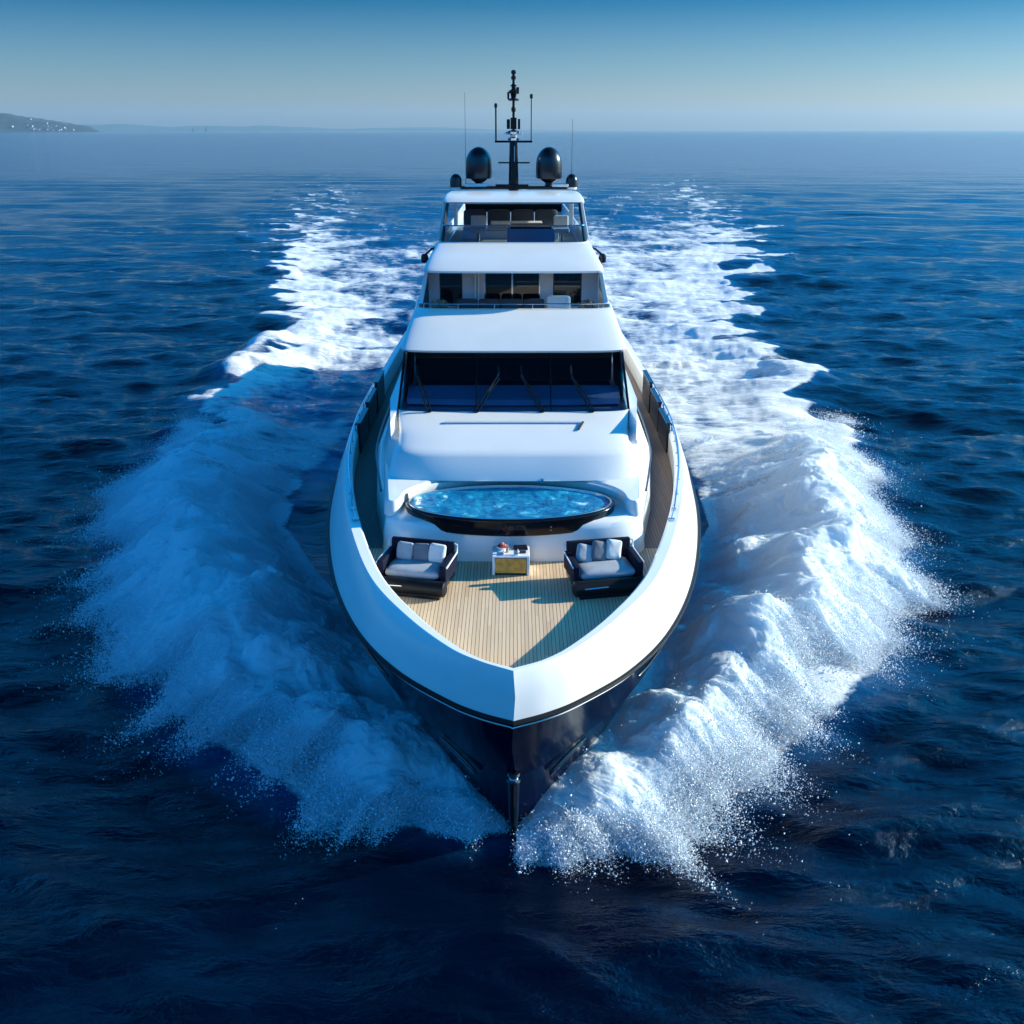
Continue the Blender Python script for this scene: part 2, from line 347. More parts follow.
# ------------------------------------------------------------------ sea
def wave_field(x, y, spacing, seed=3):
    rng = np.random.RandomState(seed); z = np.zeros_like(x)
    for i in range(64):
        lam = 1.0*(20/1.0)**(i/63.0)*rng.uniform(.9, 1.1); th = R(90)+rng.normal(0, .42); k = 2*math.pi/lam
        A = .0125*lam**.36*rng.uniform(.5, 1.3); ph = rng.uniform(0, 6.28)
        wgt = sstep(2.5, 5, lam/spacing)
        s = np.sin(k*(x*math.cos(th)+y*math.sin(th))+ph)
        z += wgt*A*(s+.35*s*np.abs(s))
    return z
def wake(x, y):
    """height, foam, aeration of the wake at world x, y"""
    ax = np.abs(x); left = x < 0; sx = np.where(left, x-91.0, x)
    wob = fbm(y*.22+np.where(left, 40., 0.), ax*.12, 4, 5)*(1.1+.06*np.clip(y-20, 0, 200))
    o = bo(y)+wob*np.where(y < 45, .7, 1.3); i_ = bi(y)*np.where(left, 1, 1-.14*sstep(26, 32, y))
    far = np.clip((y-50)/150, 0, 1)
    inside = sstep(0, 1.2+2.5*far+1.5*far, o-ax)*sstep(-.2, 1.0, ax-i_)*sstep(np.where(left, 16.9, 15.5), np.where(left, 17.8, 16.5), y)
    crest = np.exp(-((o-ax-2.2)/(2.2+4*far))**2)
    streak = fbm(sx*.20+y*.04, y*.16-ax*.05, 5, 21, .55)
    fine = fbm(sx*.9, y*.55, 4, 33)
    dens = .66+.26*crest+.30*streak+.16*fine
    # behind the bow wave: blue water on the port side of the picture, foam streets on the other
    gapL = np.exp(-((y-52.5)/5.5)**2)*left
    dens = dens-.20*gapL-.06*left-.30*sstep(100, 185, y)-.25*sstep(200, 420, y)
    cen = np.exp(-((ax-(.42*o))/(.16*o+.5))**2)*sstep(60, 80, y)       # clean band between the streets
    dens = dens-.22*cen*left*.5-.05*cen
    foam = np.clip(inside*dens, 0, 1)
    # water at the hull side churns
    hull = np.exp(-((ax-5.4)/.8)**2)*sstep(30, 40, y)*(1-sstep(64, 70, y)); foam = np.maximum(foam, hull*(.55+.3*fine))
    aer = np.clip(sstep(-1.5, 2, o-ax)*sstep(15.5, 19, y)*(.75-.5*far)*(1-sstep(150, 420, y))*(.8+.5*streak), 0, 1)
    aer *= 1-.85*sstep(.0, 1.5, i_-ax)*(y < 45)
    # heights
    z = .75*np.exp(-((ax-(o-2.6))/2.2)**2)*sstep(17, 24, y)*(1-sstep(38, 60, y))
    z -= .35*np.exp(-((ax-(i_-.8))/1.6)**2)*sstep(24, 30, y)*(1-sstep(40, 50, y))
    ridge = np.exp(-((o-ax-1.5)/(2.5+2*far))**2)*sstep(45, 60, y)*np.exp(-np.clip(y-60, 0, 999)/140)
    z += ridge*(.36+.2*np.sin(y*.33+np.where(left, 0, 1.6)))
    lane = sstep(0, 3, o-ax)*sstep(40, 60, y)*np.exp(-np.clip(y-60, 0, 999)/160)
    z += lane*(.14*streak+.10*fine)
    # diverging second wave crest on the left and its mirror
    cx = 15.6-(y-58)*.10; c2 = np.exp(-((ax-cx-.6)/1.6)**2)*np.exp(-((y-64)/9)**2)
    z += .7*c2*np.where(left, 1, .4); foam = np.maximum(foam, np.clip(c2*.85*(.85+.4*fine), 0, 1)*np.where(left, 1, .9))
    return z, foam, aer
WLS = [(0, 17.2), (.5, 17.8), (1.1, 18.8), (2.03, 20.6), (3.0, 22.8), (3.7, 25), (4.2, 27.5), (4.55, 30.5), (4.75, 34), (4.85, 40), (4.85, 50), (4.6, 61)]
def build_sea():
    d = np.linspace(R(-34), R(34), 720); co = np.linspace(R(34), R(326), 90)[1:-1]
    th = np.concatenate([d, co]); nc = len(th)
    rs = [.6]
    while rs[-1] < 26000:
        r = rs[-1]; q = .0042*r*max(1, r/70)**.72
        rs.append(r+(q if r > 8 else .25))
    rs = np.array(rs); nr = len(rs)
    Rr, T = np.meshgrid(rs, th, indexing='ij'); x = Rr*np.sin(T); y = Rr*np.cos(T)
    sp = np.maximum(np.gradient(rs)[:, None]*np.ones_like(T), Rr*.0017)
    sp = np.where((T > R(34)), np.maximum(sp, Rr*.056), sp)
    z = wave_field(x, y, sp)
    wz, foam, aer = wake(x, y)
    calm = 1-.55*sstep(0, 4, bo(y)-np.abs(x))*(y > 16)*(y < 60)
    z = z*calm+wz
    hw = np.interp(y, [q[1] for q in WLS], [q[0] for q in WLS])-.35
    z = np.where((np.abs(x) < hw) & (y > 18.5) & (y < 60.5), np.minimum(z, -.25), z)
    V = np.stack([x, y, z], -1).reshape(-1, 3); F = grid_faces(nr, nc, True)[:, ::-1]
    o = fast_mesh('sea', V, F, M['sea'], None, True, {'foam': foam.ravel(), 'aeration': aer.ravel()})
    tag(o, kind='structure')
build_sea()

# ------------------------------------------------------------------ bow spray
def spray_side(sgn, seed):
    ns, nt_ = 960, 380
    s = np.linspace(0, 1, ns)[:, None]; t = np.linspace(0, 1, nt_)[None, :]
    So = np.linspace(0, 1, ns)
    # outer curve (with ragged lobes) and inner curve, both by arc fraction
    ox = np.interp(So, np.linspace(0, 1, 11), [.15, 1.6, 3.3, 5.1, 7.2, 9.4, 11.7, 13.3, 14.6, 15.5, 16.0])
    oy = np.interp(So, np.linspace(0, 1, 11), [16.4, 16.25, 17.3, 18.9, 20.8, 23.2, 27.4, 32, 37, 42, 49])
    ix = np.interp(So, np.linspace(0, 1, 11), [0.0, .35, .85, 1.55, 2.45, 3.35, 4.5, 6.4, 8.2, 8.6, 8.0])
    iy = np.interp(So, np.linspace(0, 1, 11), [17.15, 17.8, 18.7, 20.2, 22.1, 24.4, 27.0, 30.5, 34.5, 40, 49])
    if sgn > 0: ix = ix*np.interp(So, [0, .5, .7, 1], [1, 1, .86, .86])
    ox = ox*np.interp(So, [0, .4, .6, 1], [1, 1, 1.03, 1.0] if sgn < 0 else [1, .97, .94, .96])
    if sgn < 0: oy = oy+np.interp(So, [0, .1, .2, .35], [.95, .85, .35, 0])
    lob = fbm(So*12+seed, So*0+seed*.3, 5, seed, .6)*1.9*np.interp(So, [0, .3, .6, 1], [.15, .5, 1, 1])
    nx, ny = np.gradient(oy), -np.gradient(ox); ln = np.hypot(nx, ny); nx /= ln; ny /= ln
    ox = ox+nx*lob; oy = oy+ny*lob
    x = ix[:, None]*(1-t)+ox[:, None]*t; y = iy[:, None]*(1-t)+oy[:, None]*t
    h = np.interp(So, [0, .1, .25, .45, .62, .8, .92, 1], [.15, .55, .85, 1.15, 1.05, .7, .35, .05])[:, None]
    prof = np.where(t < .62, .66+.34*np.sin(np.clip(t/.62, 0, 1)*math.pi/2)**1.3, np.cos(np.clip((t-.62)/.38, 0, 1)*math.pi/2)**1.1)
    prof = np.where((s > .45), prof*(1-.9*(1-sstep(0, .3, t))*sstep(.45, .6, s)), prof)
    wx_ = x+.5*fbm(x*.7, y*.7, 3, seed+61); wy_ = y+.5*fbm(x*.7+9, y*.7, 3, seed+62)
    big = fbm(wx_*.40+seed, wy_*.40, 2, seed+2); med = billow(wx_*.95, wy_*.95+seed, 4, seed+7, .5); fin = fbm(x*6, y*6, 4, seed+11, .6)
    strand = fbm(s*150+1.5*big, t*5+s*9, 4, seed+71, .6)
    z = h*prof*(1+.8*big)+(.085*med*h+.020*fin+.055*strand*sstep(.2, .7, t))*sstep(0, .25, prof+.1)
    # tossed plumes along the outer third
    z += .28*np.clip(fbm(x*1.0, y*1.0, 3, seed+19), 0, 1)*sstep(.45, .75, t)*sstep(1, .9, t)*np.ones_like(s)*h
    x = x+.25*fbm(x*.9, y*.9, 3, seed+23)*np.sin(t*math.pi); y = y+.25*fbm(x*.9+50, y*.9, 3, seed+29)*np.sin(t*math.pi)
    dens = sstep(1.0, .90, t)*sstep(-.06, .06, t)*(1-sstep(.66, 1.0, s)*(.55+.9*fbm(x*.35, y*.6, 4, seed+51)+.45*sstep(.8, 1, s)))
    dens = dens*(1.0+.45*fbm(x*.8, y*.8, 4, seed+31)*sstep(.6, .95, t)+.55*strand*sstep(.62, .95, t))
    # tiny holes nearer the rim
    z = np.maximum(z, .05)+.25*np.exp(-((t-.6)/.3)**2)*sstep(.3, .6, s)
    sx_ = sgn*x
    z = z+np.maximum(wave_field(sx_, y, np.full_like(x, .12))*.5+wake(sx_, y)[0]*sstep(0, .2, s), -.1)+.04
    V = np.stack([sgn*x, y, z], -1).reshape(-1, 3); F = grid_faces(ns, nt_)
    if sgn > 0: F = F[:, ::-1]
    o = fast_mesh('bow_spray', V, F, M['spray'], None, True, {'spray_cover': dens.ravel()})
    # droplets
    rng = np.random.RandomState(seed)
    n1, n2 = 290000, 4000
    si = np.concatenate([rng.beta(1.35, 1.5, n1), rng.rand(n2)]); ti = np.concatenate([np.clip(1-np.abs(rng.normal(0, .12, n1)), .3, 1), rng.rand(n2)])
    a = np.clip((si*(ns-1)).astype(int), 0, ns-1); b = np.clip((ti*(nt_-1)).astype(int), 0, nt_-1); idx = a*nt_+b
    P = V[idx].copy(); out = np.stack([sgn*nx[a], ny[a], np.zeros(len(a))], -1)
    clump = np.clip(.45+1.2*fbm(P[:, 0]*.9, P[:, 1]*.9, 4, seed+41), 0, 1.6)
    u = rng.exponential(.26, len(a))*clump*(.25+.75*np.clip(si*5, 0, 1))*np.concatenate([np.ones(n1), .25*np.ones(n2)])
    P += out*(u*1.6)[:, None]; P[:, 2] += rng.exponential(.07, len(a))*(.3+clump)+.02-.25*np.clip(u, 0, 1); P[:, 2] = np.maximum(P[:, 2], .04)
    P += rng.normal(0, .07, P.shape)
    rad = np.clip(rng.lognormal(math.log(.0046), .6, len(a)), .0025, .024)
    tet = np.array([(1, 1, 1), (1, -1, -1), (-1, 1, -1), (-1, -1, 1)], float)
    ang = rng.rand(len(a))*6.28; ca, sa = np.cos(ang), np.sin(ang)
    D = np.stack([tet[None, :, 0]*ca[:, None]-tet[None, :, 1]*sa[:, None], tet[None, :, 0]*sa[:, None]+tet[None, :, 1]*ca[:, None], np.repeat(tet[None, :, 2], len(a), 0)], -1)*rad[:, None, None]
    DV = (P[:, None, :]+D).reshape(-1, 3); k = np.arange(len(a))[:, None]*4
    DF = np.concatenate([k+np.array([[0, 1, 2]]), k+np.array([[0, 3, 1]]), k+np.array([[0, 2, 3]]), k+np.array([[1, 3, 2]])])
    dr = fast_mesh('spray_droplets', DV, DF, M['drop'], None, True)
    return o, dr
for sg, sd_, side in ((-1, 101, 'blue shaded bow spray rolling away on the shadow side of the yacht'), (1, 202, 'sunlit white spray thrown out from the bright side of the bow')):
    o, dr = spray_side(sg, sd_)
    tag(o, side, 'spray', kind='stuff')
    tag(dr, 'fine droplets flying off the '+('shaded blue' if sg < 0 else 'sunlit white')+' bow spray', 'spray', kind='stuff')
# ------------------------------------------------------------------ yacht
yacht = empty('motor_yacht', (0, 38, 0))
tag(yacht, 'white and navy motor yacht cutting towards the viewer through its own bow spray', 'yacht')
INV = Vector((0, -38, 0))
def part(mb, name, mat, parent=None, **k):
    """geometry is written in world metres; children sit under the yacht empty"""
    p = parent or yacht
    off = Vector((0, 38, 0))
    mb.v = [tuple(Vector(v)-off) for v in mb.v]
    return mb.build(name, mat, p, **k)
WL = [(0, 17.2), (.5, 17.8), (1.1, 18.8), (2.03, 20.6), (3.0, 22.8), (3.7, 25), (4.2, 27.5), (4.55, 30.5), (4.75, 34), (4.85, 40), (4.85, 50), (4.6, 61)]
KN = [(0, 16.35), (.55, 16.8), (1.25, 17.65), (2.35, 19.2), (3.3, 21.2), (4.05, 23.6), (4.65, 26.8), (5.0, 30.2), (5.15, 34), (5.2, 40), (5.1, 50), (4.8, 61)]
RR = [(0, 15.5), (.6, 15.8), (1.2, 16.25), (2.2, 17.3), (3.12, 18.8), (3.92, 20.9), (4.55, 23.5), (5.02, 26.5), (5.28, 30), (5.35, 34), (5.3, 44), (4.9, 61)]
CO = [(0, 15.60), (.62, 15.98), (1.2, 16.5), (2.05, 17.7), (2.95, 19.4), (3.65, 21.6), (4.3, 24.4), (4.78, 27.4), (5.06, 30.5), (5.15, 34), (5.1, 44), (4.7, 61)]
CI = [(0, 15.74), (.55, 16.06), (1.06, 16.62), (1.84, 17.82), (2.7, 19.55), (3.38, 21.75), (4.03, 24.5), (4.52, 27.5), (4.8, 30.55), (4.88, 34), (4.85, 44), (4.45, 60.8)]
c_wl, c_kn, c_rr, c_co, c_ci = [catmull(c, 8) for c in (WL, KN, RR, CO, CI)]
ZD = 3.98; ZR = 3.70; ZC = 4.64
def zsheer(y): return ZC+0*y
def full(curve, z):
    r = [Vector((p[0], p[1], z)) for p in curve]; l = [Vector((-p[0], p[1], z)) for p in curve[1:]]
    return l[::-1]+r
hull = MB().rings([full([(x*.97, y+.25) for x, y in c_wl], -1.2), full(c_wl, 0), full([(a[0]*.5+b[0]*.5-.03, a[1]*.5+b[1]*.5+.04) for a, b in zip(c_wl, c_kn)], .95), full(c_kn, 1.9), full([(b[0]+.05, b[1]-.03) for b in c_kn], 1.98),
                  full([(a[0]*.5+b[0]*.5-.03, a[1]*.5+b[1]*.5+.03) for a, b in zip(c_kn, c_rr)], 2.85), full(c_rr, ZR-.02)], closed=False)
n = len(full(c_wl, 0))
hull.f.append(tuple(i*n for i in range(7))+tuple(i*n+n-1 for i in range(6, -1, -1)))
hullo = part(hull, 'hull', M['navy'], smooth=True, angle=28)
# white bulwark band: outside face, cap and inside face
off = [(a[0]*.5+b[0]*.5+.03, a[1]*.5+b[1]*.5-.03) for a, b in zip(c_rr, c_co)]
bul = MB().rings([full([(x, y+.0) for x, y in c_rr], ZR), full(off, (ZR+ZC)/2), full(c_co, ZC-.04), full([(a[0]*.85+b[0]*.15, a[1]*.85+b[1]*.15) for a, b in zip(c_co, c_ci)], ZC), full([(a[0]*.15+b[0]*.85, a[1]*.15+b[1]*.85) for a, b in zip(c_co, c_ci)], ZC), full(c_ci, ZC-.03), full(c_ci, ZD-.05)], closed=False)
bulo = part(bul, 'bulwark', M['white'], smooth=True, angle=24)
rub = MB().tube([(x*1.006, y-.02, z) for x, y, z in full(c_rr, ZR-.03)], .052, 8)
part(rub, 'rub_rail', M['rubber'], smooth=True)
tr_ = MB().tube([(x*1.003, y-.01, z) for x, y, z in full([(p[0]-.02, p[1]+.02) for p in c_rr], ZR-.14)], .012, 6)
part(tr_, 'trim_line', M['white_matte'], smooth=True)
# teak deck
dk = [Vector((p[0]-.012 if p[0] > 0 else 0, p[1]+.02, ZD)) for p in c_ci]
deck = MB(); ring = [Vector((-p.x, p.y, p.z)) for p in dk[::-1][:-1]]+dk
m = len(dk)
vs = dk+[Vector((-p.x, p.y, p.z)) for p in dk]
cut = next(i for i, p in enumerate(dk) if p.y > 22.6); m = cut+1; vs = dk[:m]+[Vector((-p.x, p.y, p.z)) for p in dk[:m]]
deck.add(vs, [(i, i+1, m+i+1, m+i) for i in range(1, cut)]+[(0, 1, m+1)])
part(deck, 'foredeck', M['teak'])
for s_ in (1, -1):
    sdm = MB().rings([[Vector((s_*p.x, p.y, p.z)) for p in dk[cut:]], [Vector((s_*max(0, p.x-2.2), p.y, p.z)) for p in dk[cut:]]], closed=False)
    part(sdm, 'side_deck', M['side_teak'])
# stem guard and hull slits
def stem(z): return np.interp(z, [0, 1.9, 3.7], [17.2, 16.35, 15.5])
sg = MB().tube([(0, stem(z)-.04, z) for z in np.linspace(.05, 1.95, 8)], [.03, .06, .09, .10, .105, .11, .115, .12], 12)
sgo = part(sg, 'stem_guard', M['black'], smooth=True)
part(MB().lathe((0, stem(2.0)-.06, 1.96), [(.13, 0), (.13, .05), (.09, .06), (.09, .12), (.12, .13), (.12, .19), (.06, .2), (.06, .1)], 16), 'roller', M['steel'], sgo, smooth=True)
def side_pt(curves, zs, u, z):
    k = u*(len(curves[0])-1); i = min(int(k), len(curves[0])-2); f = k-i
    P = [np.array(c[i])*(1-f)+np.array(c[i+1])*f for c in curves]
    return np.array([np.interp(z, zs, [p[0] for p in P]), np.interp(z, zs, [p[1] for p in P])])
for sgn in (-1, 1):
    for u0, u1, za, zb in ((.115, .20, 1.45, 1.75), (.30, .40, 2.75, 2.85), (.45, .55, 2.75, 2.85)):
        w = MB(); A = []; Bv = []
        for q in np.linspace(0, 1, 9):
            u = u0+(u1-u0)*q; zc = za+(zb-za)*q; hh = .10*math.sin(math.pi*min(max(q, .06), .94))**.4
            for lst, z in ((A, zc-hh), (Bv, zc+hh)):
                p = side_pt([c_wl, c_kn, c_rr], [0, 1.9, 3.7], u, z); lst.append(Vector((sgn*(p[0]+.035), p[1]-.025, z)))
        w.rings([A, Bv], closed=False)
        wo = part(w, 'hull_window', M['dark_glass'], smooth=True)
        sm = wo.modifiers.new('thick', 'SOLIDIFY'); sm.thickness = .05; sm.offset = 0
        part(MB().tube(A+Bv[::-1]+[A[0]], .014, 6), 'window_trim', M['black'], wo, smooth=True)

# ---- superstructure outlines
def outline(yf, w, d, n, sides, NF=22):
    """right half: from front centre, round the corner, back along the sides"""
    pts = []
    for i in range(NF+1):
        t = math.pi/2*i/NF; pts.append((w*math.sin(t)**(2/n), yf+d*(1-math.cos(t)**(2/n))))
    pts += list(sides); pts.append((0, sides[-1][1])); return pts
def lift(o, z): return [Vector((x, y, z)) for x, y in o]
def fullring(o, z):
    return [Vector((x, y, z)) for x, y in o]+[Vector((-x, y, z)) for x, y in o[::-1][1:-1]]
def loft(levels, cap0=False, cap1=True):
    return MB().rings([fullring(o, z) for o, z in levels], True, cap0, cap1)
# trunk: moulded white base that carries the tub and runs aft beside the walkways
def T1(i, df=0): return outline(21.95+i*.6+df, 3.18-i, 1.25, 3.3, [(3.62-i*.7, 25.4), (4.03-i*.7, 28.7), (4.14-i*.7, 34), (4.12-i*.7, 44), (3.98-i*.7, 57)])
trunk = loft([(T1(0), ZD-.05), (T1(.03), 4.3), (T1(.10), 4.72), (T1(.16), 4.84), (T1(.30), 4.90)])
trunko = part(trunk, 'foredeck_trunk', M['white'], smooth=True, angle=40)
# dark handrails along the trunk shoulders
for sgn in (-1, 1):
    part(MB().tube(catmull([(sgn*3.30, 24.1, 4.98), (sgn*3.56, 25.6, 5.02), (sgn*3.84, 27.5, 5.03), (sgn*3.95, 30, 5.06), (sgn*3.98, 33, 5.1)], 6), .03, 8), 'grab_rail', M['black'], trunko, smooth=True)
    part(MB().tube(catmull([(sgn*3.02, 22.9, 4.93), (sgn*2.98, 23.5, 4.94), (sgn*3.05, 24.2, 4.93)], 5), .016, 6), 'tub_rail', M['steel'], trunko, smooth=True)
# hood with the tub niche
NI = 22
def niche(rx, ry, yc, tipx, sides):
    pts = [(rx*math.sin(math.pi/2*i/14)*.999, yc+ry*math.cos(math.pi/2*i/14)) for i in range(15)]
    # rounded arm tip
    for i in range(1, 9):
        a = math.pi*i/9; c = (rx+tipx)/2; r = (tipx-rx)/2
        pts.append((c-r*math.cos(a), yc-.34*math.sin(a)))
    assert len(pts) == NI+1
    pts += sides; pts.append((0, sides[-1][1])); return pts
Hs = lambda k: [(3.42-k, 25.6), (3.70-k, 28), (3.80-k, 34), (3.75-k, 44), (3.6-k, 55)]
N0 = niche(2.66, 1.62, 22.95, 3.10, Hs(0)); N1 = niche(2.66, 1.62, 22.95, 3.06, Hs(.03))
N2 = niche(2.70, 1.66, 22.97, 2.98, Hs(.06))
def HO(yf, w, d, n, k): return outline(yf, w, d, n, Hs(k), NI)
hood = loft([(N0, 4.86), (N1, 5.18), (N2, 5.24), (HO(24.0, 3.20, .95, 3.6, .07), 5.26), (HO(24.03, 3.19, .95, 3.6, .08), 5.30), (HO(24.42, 3.08, 1.1, 5, .18), 5.74), (HO(24.52, 3.03, 1.1, 5, .21), 5.82), (HO(24.70, 2.97, 1.1, 5, .24), 5.88), (HO(25.2, 3.0, 1.15, 4.6, .24), 6.03), (HO(26.5, 3.13, .75, 4.4, .24), 6.34)])
hoodo = part(hood, 'wheelhouse_hood', M['white'], smooth=True, angle=40)
# backrest pad in the niche
pad = MB(); A = []
for i in range(25):
    a = math.pi*(.06+.88*i/24); A.append((2.60*math.cos(a), 22.95+1.56*math.sin(a)))
pad.rings([[Vector((x*1.0, y, 5.0)) for x, y in A], [Vector((x*.985, y-.06, 5.06)) for x, y in A], [Vector((x*.99, y-.04, 5.2)) for x, y in A], [Vector((x, y, 5.215)) for x, y in A]], closed=False)
part(pad, 'niche_backrest', M['pale_fabric'], hoodo, smooth=True, angle=60)
part(MB().box((.72, 24.02, 5.27), (.04, .05, .10)), 'seam_post', M['steel'], hoodo)
for xx in (-.75, .9): part(MB().box((xx, 24.02, 5.262), (.42, .05, .03)), 'step_light', M['pale_fabric'], hoodo)
# thin vent and crease on the hood top
part(MB().box((0, 25.95, 6.235), (3.6, .10, .03), Matrix.Rotation(R(13), 3, 'X')), 'hood_vent', M['lilac'], hoodo, bevel=.01)
part(MB().box((1.75, 25.75, 6.19), (.05, .45, .03), Matrix.Rotation(R(-20), 3, 'Z') @ Matrix.Rotation(R(13), 3, 'X')), 'hood_latch', M['charcoal'], hoodo)
# hot tub
def ell(rx, ry, z, n=72, yc=23.0): return [Vector((-.08+rx*math.cos(2*math.pi*i/n), yc+(ry-.24)*math.sin(2*math.pi*i/n), z)) for i in range(n)]
tub = MB().rings([ell(2.44, 1.44, 4.67), ell(2.47, 1.47, 4.72), ell(2.49, 1.49, 4.96), ell(2.50, 1.50, 5.02), ell(2.50, 1.50, 5.06), ell(2.47, 1.47, 5.085), ell(2.43, 1.44, 5.085), ell(2.40, 1.41, 5.06), ell(2.39, 1.40, 4.80)], True, True, True)
tubo = part(tub, 'hot_tub', M['black'], smooth=True, angle=50)
part(MB().rings([ell(2.425, 1.435, 5.088), ell(2.42, 1.43, 5.105), ell(2.39, 1.40, 5.105), ell(2.38, 1.39, 5.04)], True), 'tub_rim', M['steel'], tubo, smooth=True)
gx = 90; gy = 56; V = []; 
rr_ = np.linspace(0, 1, 34)[:, None]; tt = np.linspace(0, 2*math.pi, 97)[None, :-1]
wx = 2.385*rr_*np.cos(tt); wy = 1.155*rr_*np.sin(tt); wz = .035*fbm(wx*2.2, wy*2.2, 4, 77)*(1-.4*rr_)
o = fast_mesh('tub_water', np.stack([wx-.08, wy+23.0-38, wz+5.045], -1).reshape(-1, 3), grid_faces(34, 96, True), M['tub'], tubo)
for yy, zz in ((21.75, 4.84), (21.74, 4.92)): part(MB().lathe((.86, yy, zz), [(.02, 0), (.02, .02)], 10), 'tub_switch', M['steel'], tubo)

# ---- wheelhouse
def Sd(w, yb): return [(w+.04, 30), (w+.08, 33), (w+.1, 40), (w+.08, 53)]
def WG(k): # k 0 base .. 1 top of glass
    return outline(26.58+1.22*k, 3.13-.12*k, .62-.06*k, 5.0, Sd(3.17-.16*k, 53))
zb, zt = 6.36, 7.74
wl = [(WG(k), zb+(zt-zb)*k) for k in np.linspace(0, 1, 7)]
def strip(levels, j0, j1, sides=(1, -1), grow=0):
    mb = MB()
    for s in sides:
        mb.rings([[Vector((s*x, y, z)) for x, y in o[j0:j1+1]] for o, z in levels], closed=False)
    return mb
def band(levels, j0, j1):  # continuous across the front centre
    return MB().rings([[Vector((-x, y, z)) for x, y in o[1:j1+1]][::-1]+[Vector((x, y, z)) for x, y in o[j0:j1+1]] for o, z in levels], closed=False)
ws = part(band(wl, 0, 19), 'windshield', M['windshield'], smooth=True)
side_gl = [(o, z) for o, z in wl]
sgl = MB()
for s in (1, -1):
    lv = []
    for k in np.linspace(.1, .92, 4):
        o = WG(k); P = [o[20], o[21], o[22], o[23], o[24], o[25]]
        lv.append([Vector((s*(x), y, zb+(zt-zb)*k)) for x, y in P])
    sgl.rings(lv, closed=False)
sd_mb = MB()
wsub = lambda k0, k1, m_: [(WG(k), zb+(zt-zb)*k) for k in np.linspace(k0, k1, m_)]
for lv_, j0, j1 in ((wsub(0, .12, 2), 19, 24), (wsub(.9, 1, 2), 19, 24), (wl, 24, 27)): q_ = strip(lv_, j0, j1); sd_mb.add(q_.v, q_.f)
part(sd_mb, 'wheelhouse_side', M['white'], smooth=True)
for s in (1, -1):
    lv = []
    for k in np.linspace(.12, .9, 4):
        o = WG(k); P = [o[19], o[20], o[21], o[22], (o[22][0]*.6+o[23][0]*.4, o[22][1]*.6+o[23][1]*.4), o[23], o[24]]
        lv.append([Vector((s*(x+.018), y-.012, zb+(zt-zb)*k)) for x, y in P])
    part(MB().rings(lv, closed=False), 'side_window', M['side_tint'], smooth=True)
# interior seen through the glass
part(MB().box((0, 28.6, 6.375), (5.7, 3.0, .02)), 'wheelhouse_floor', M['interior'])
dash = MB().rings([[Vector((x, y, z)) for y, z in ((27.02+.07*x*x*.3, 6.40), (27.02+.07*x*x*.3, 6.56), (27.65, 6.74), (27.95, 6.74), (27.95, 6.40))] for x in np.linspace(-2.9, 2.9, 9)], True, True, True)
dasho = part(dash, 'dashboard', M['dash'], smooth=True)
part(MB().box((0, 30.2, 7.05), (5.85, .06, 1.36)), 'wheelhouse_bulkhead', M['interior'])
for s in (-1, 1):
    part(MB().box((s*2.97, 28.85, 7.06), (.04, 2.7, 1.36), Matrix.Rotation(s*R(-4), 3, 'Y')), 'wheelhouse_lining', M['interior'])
    part(MB().tube([Vector((s*(WG(k)[19][0]+.005), WG(k)[19][1]-.01, zb+(zt-zb)*k)) for k in np.linspace(0, 1, 5)], .035, 8), 'corner_pillar', M['black'], smooth=True)
# mullions and wipers
def glass_pt(x, k, lift_=.05):
    w = 3.13-.12*k; d = .62-.06*k; yf = 26.58+1.22*k
    y = yf+d*(1-max(0, 1-abs(x/w)**5)**(1/5))
    return Vector((x, y-lift_*.75, zb+(zt-zb)*k+lift_*.66))
for x in (-1.0, 1.0):
    part(MB().tube([glass_pt(x, k, .012) for k in np.linspace(0.0, 1, 6)], .016, 6), 'mullion', M['black'], ws, smooth=True)
for xb, xt in ((-2.30, -2.62), (-1.05, -.42), (.72, .20), (2.05, 1.55)):
    wp = part(MB().tube([glass_pt(xb, -.03, .06), glass_pt(xb+(xt-xb)*.5, .28, .09), glass_pt(xt, .56, .07)], .027, 8).tube([glass_pt(xb+.10, -.03, .06), glass_pt(xb+.09+(xt-xb)*.5, .28, .09), glass_pt(xt+.05, .52, .07)], .022, 8).lathe(glass_pt(xb+.05, -.03, .0), [(.06, 0), (.06, .06), (.03, .08)], 12), 'wiper', M['black'], smooth=True)
    part(MB().tube([glass_pt(xt+(xb-xt)*.42, .30, .03), glass_pt(xt+.01, .60, .035), glass_pt(xt-.0, .74, .035)], .030, 6), 'wiper_blade', M['rubber'], wp, smooth=True)
# ---- brow over the windshield = front of the upper deck, hollow behind
def B1(yf, w, d=.62, n=5.0): return outline(yf, w, d, n, [(w+.05, 31), (w+.1, 34), (w+.12, 40), (w+.1, 52)])
brow = loft([(B1(27.95, 2.80), 7.70), (B1(27.62, 3.08), 7.72), (B1(27.58, 3.10), 7.78), (B1(27.75, 3.09), 7.86), (B1(28.5, 3.0), 8.17), (B1(29.4, 2.88), 8.50), (B1(29.62, 2.86), 8.56), (B1(29.78, 2.83), 8.57), (B1(29.86, 2.79), 8.54), (B1(29.9, 2.76), 7.86)], True, True)
part(brow, 'upper_deck_bulwark', M['white'], smooth=True, angle=38)
part(MB().rings([fullring(B1(29.93, 2.72), 7.87), fullring(B1(29.93, 2.72), 7.875)], True, True, True), 'upper_deck', M['teak'])
gr = MB().tube([Vector((x, y, 8.70)) for x, y in [(-p[0], p[1]) for p in B1(29.75, 2.83)[22:0:-1]]+[(p[0], p[1]) for p in B1(29.75, 2.83)[:23]]], .02, 6)
gro = part(gr, 'upper_rail', M['steel'], smooth=True)
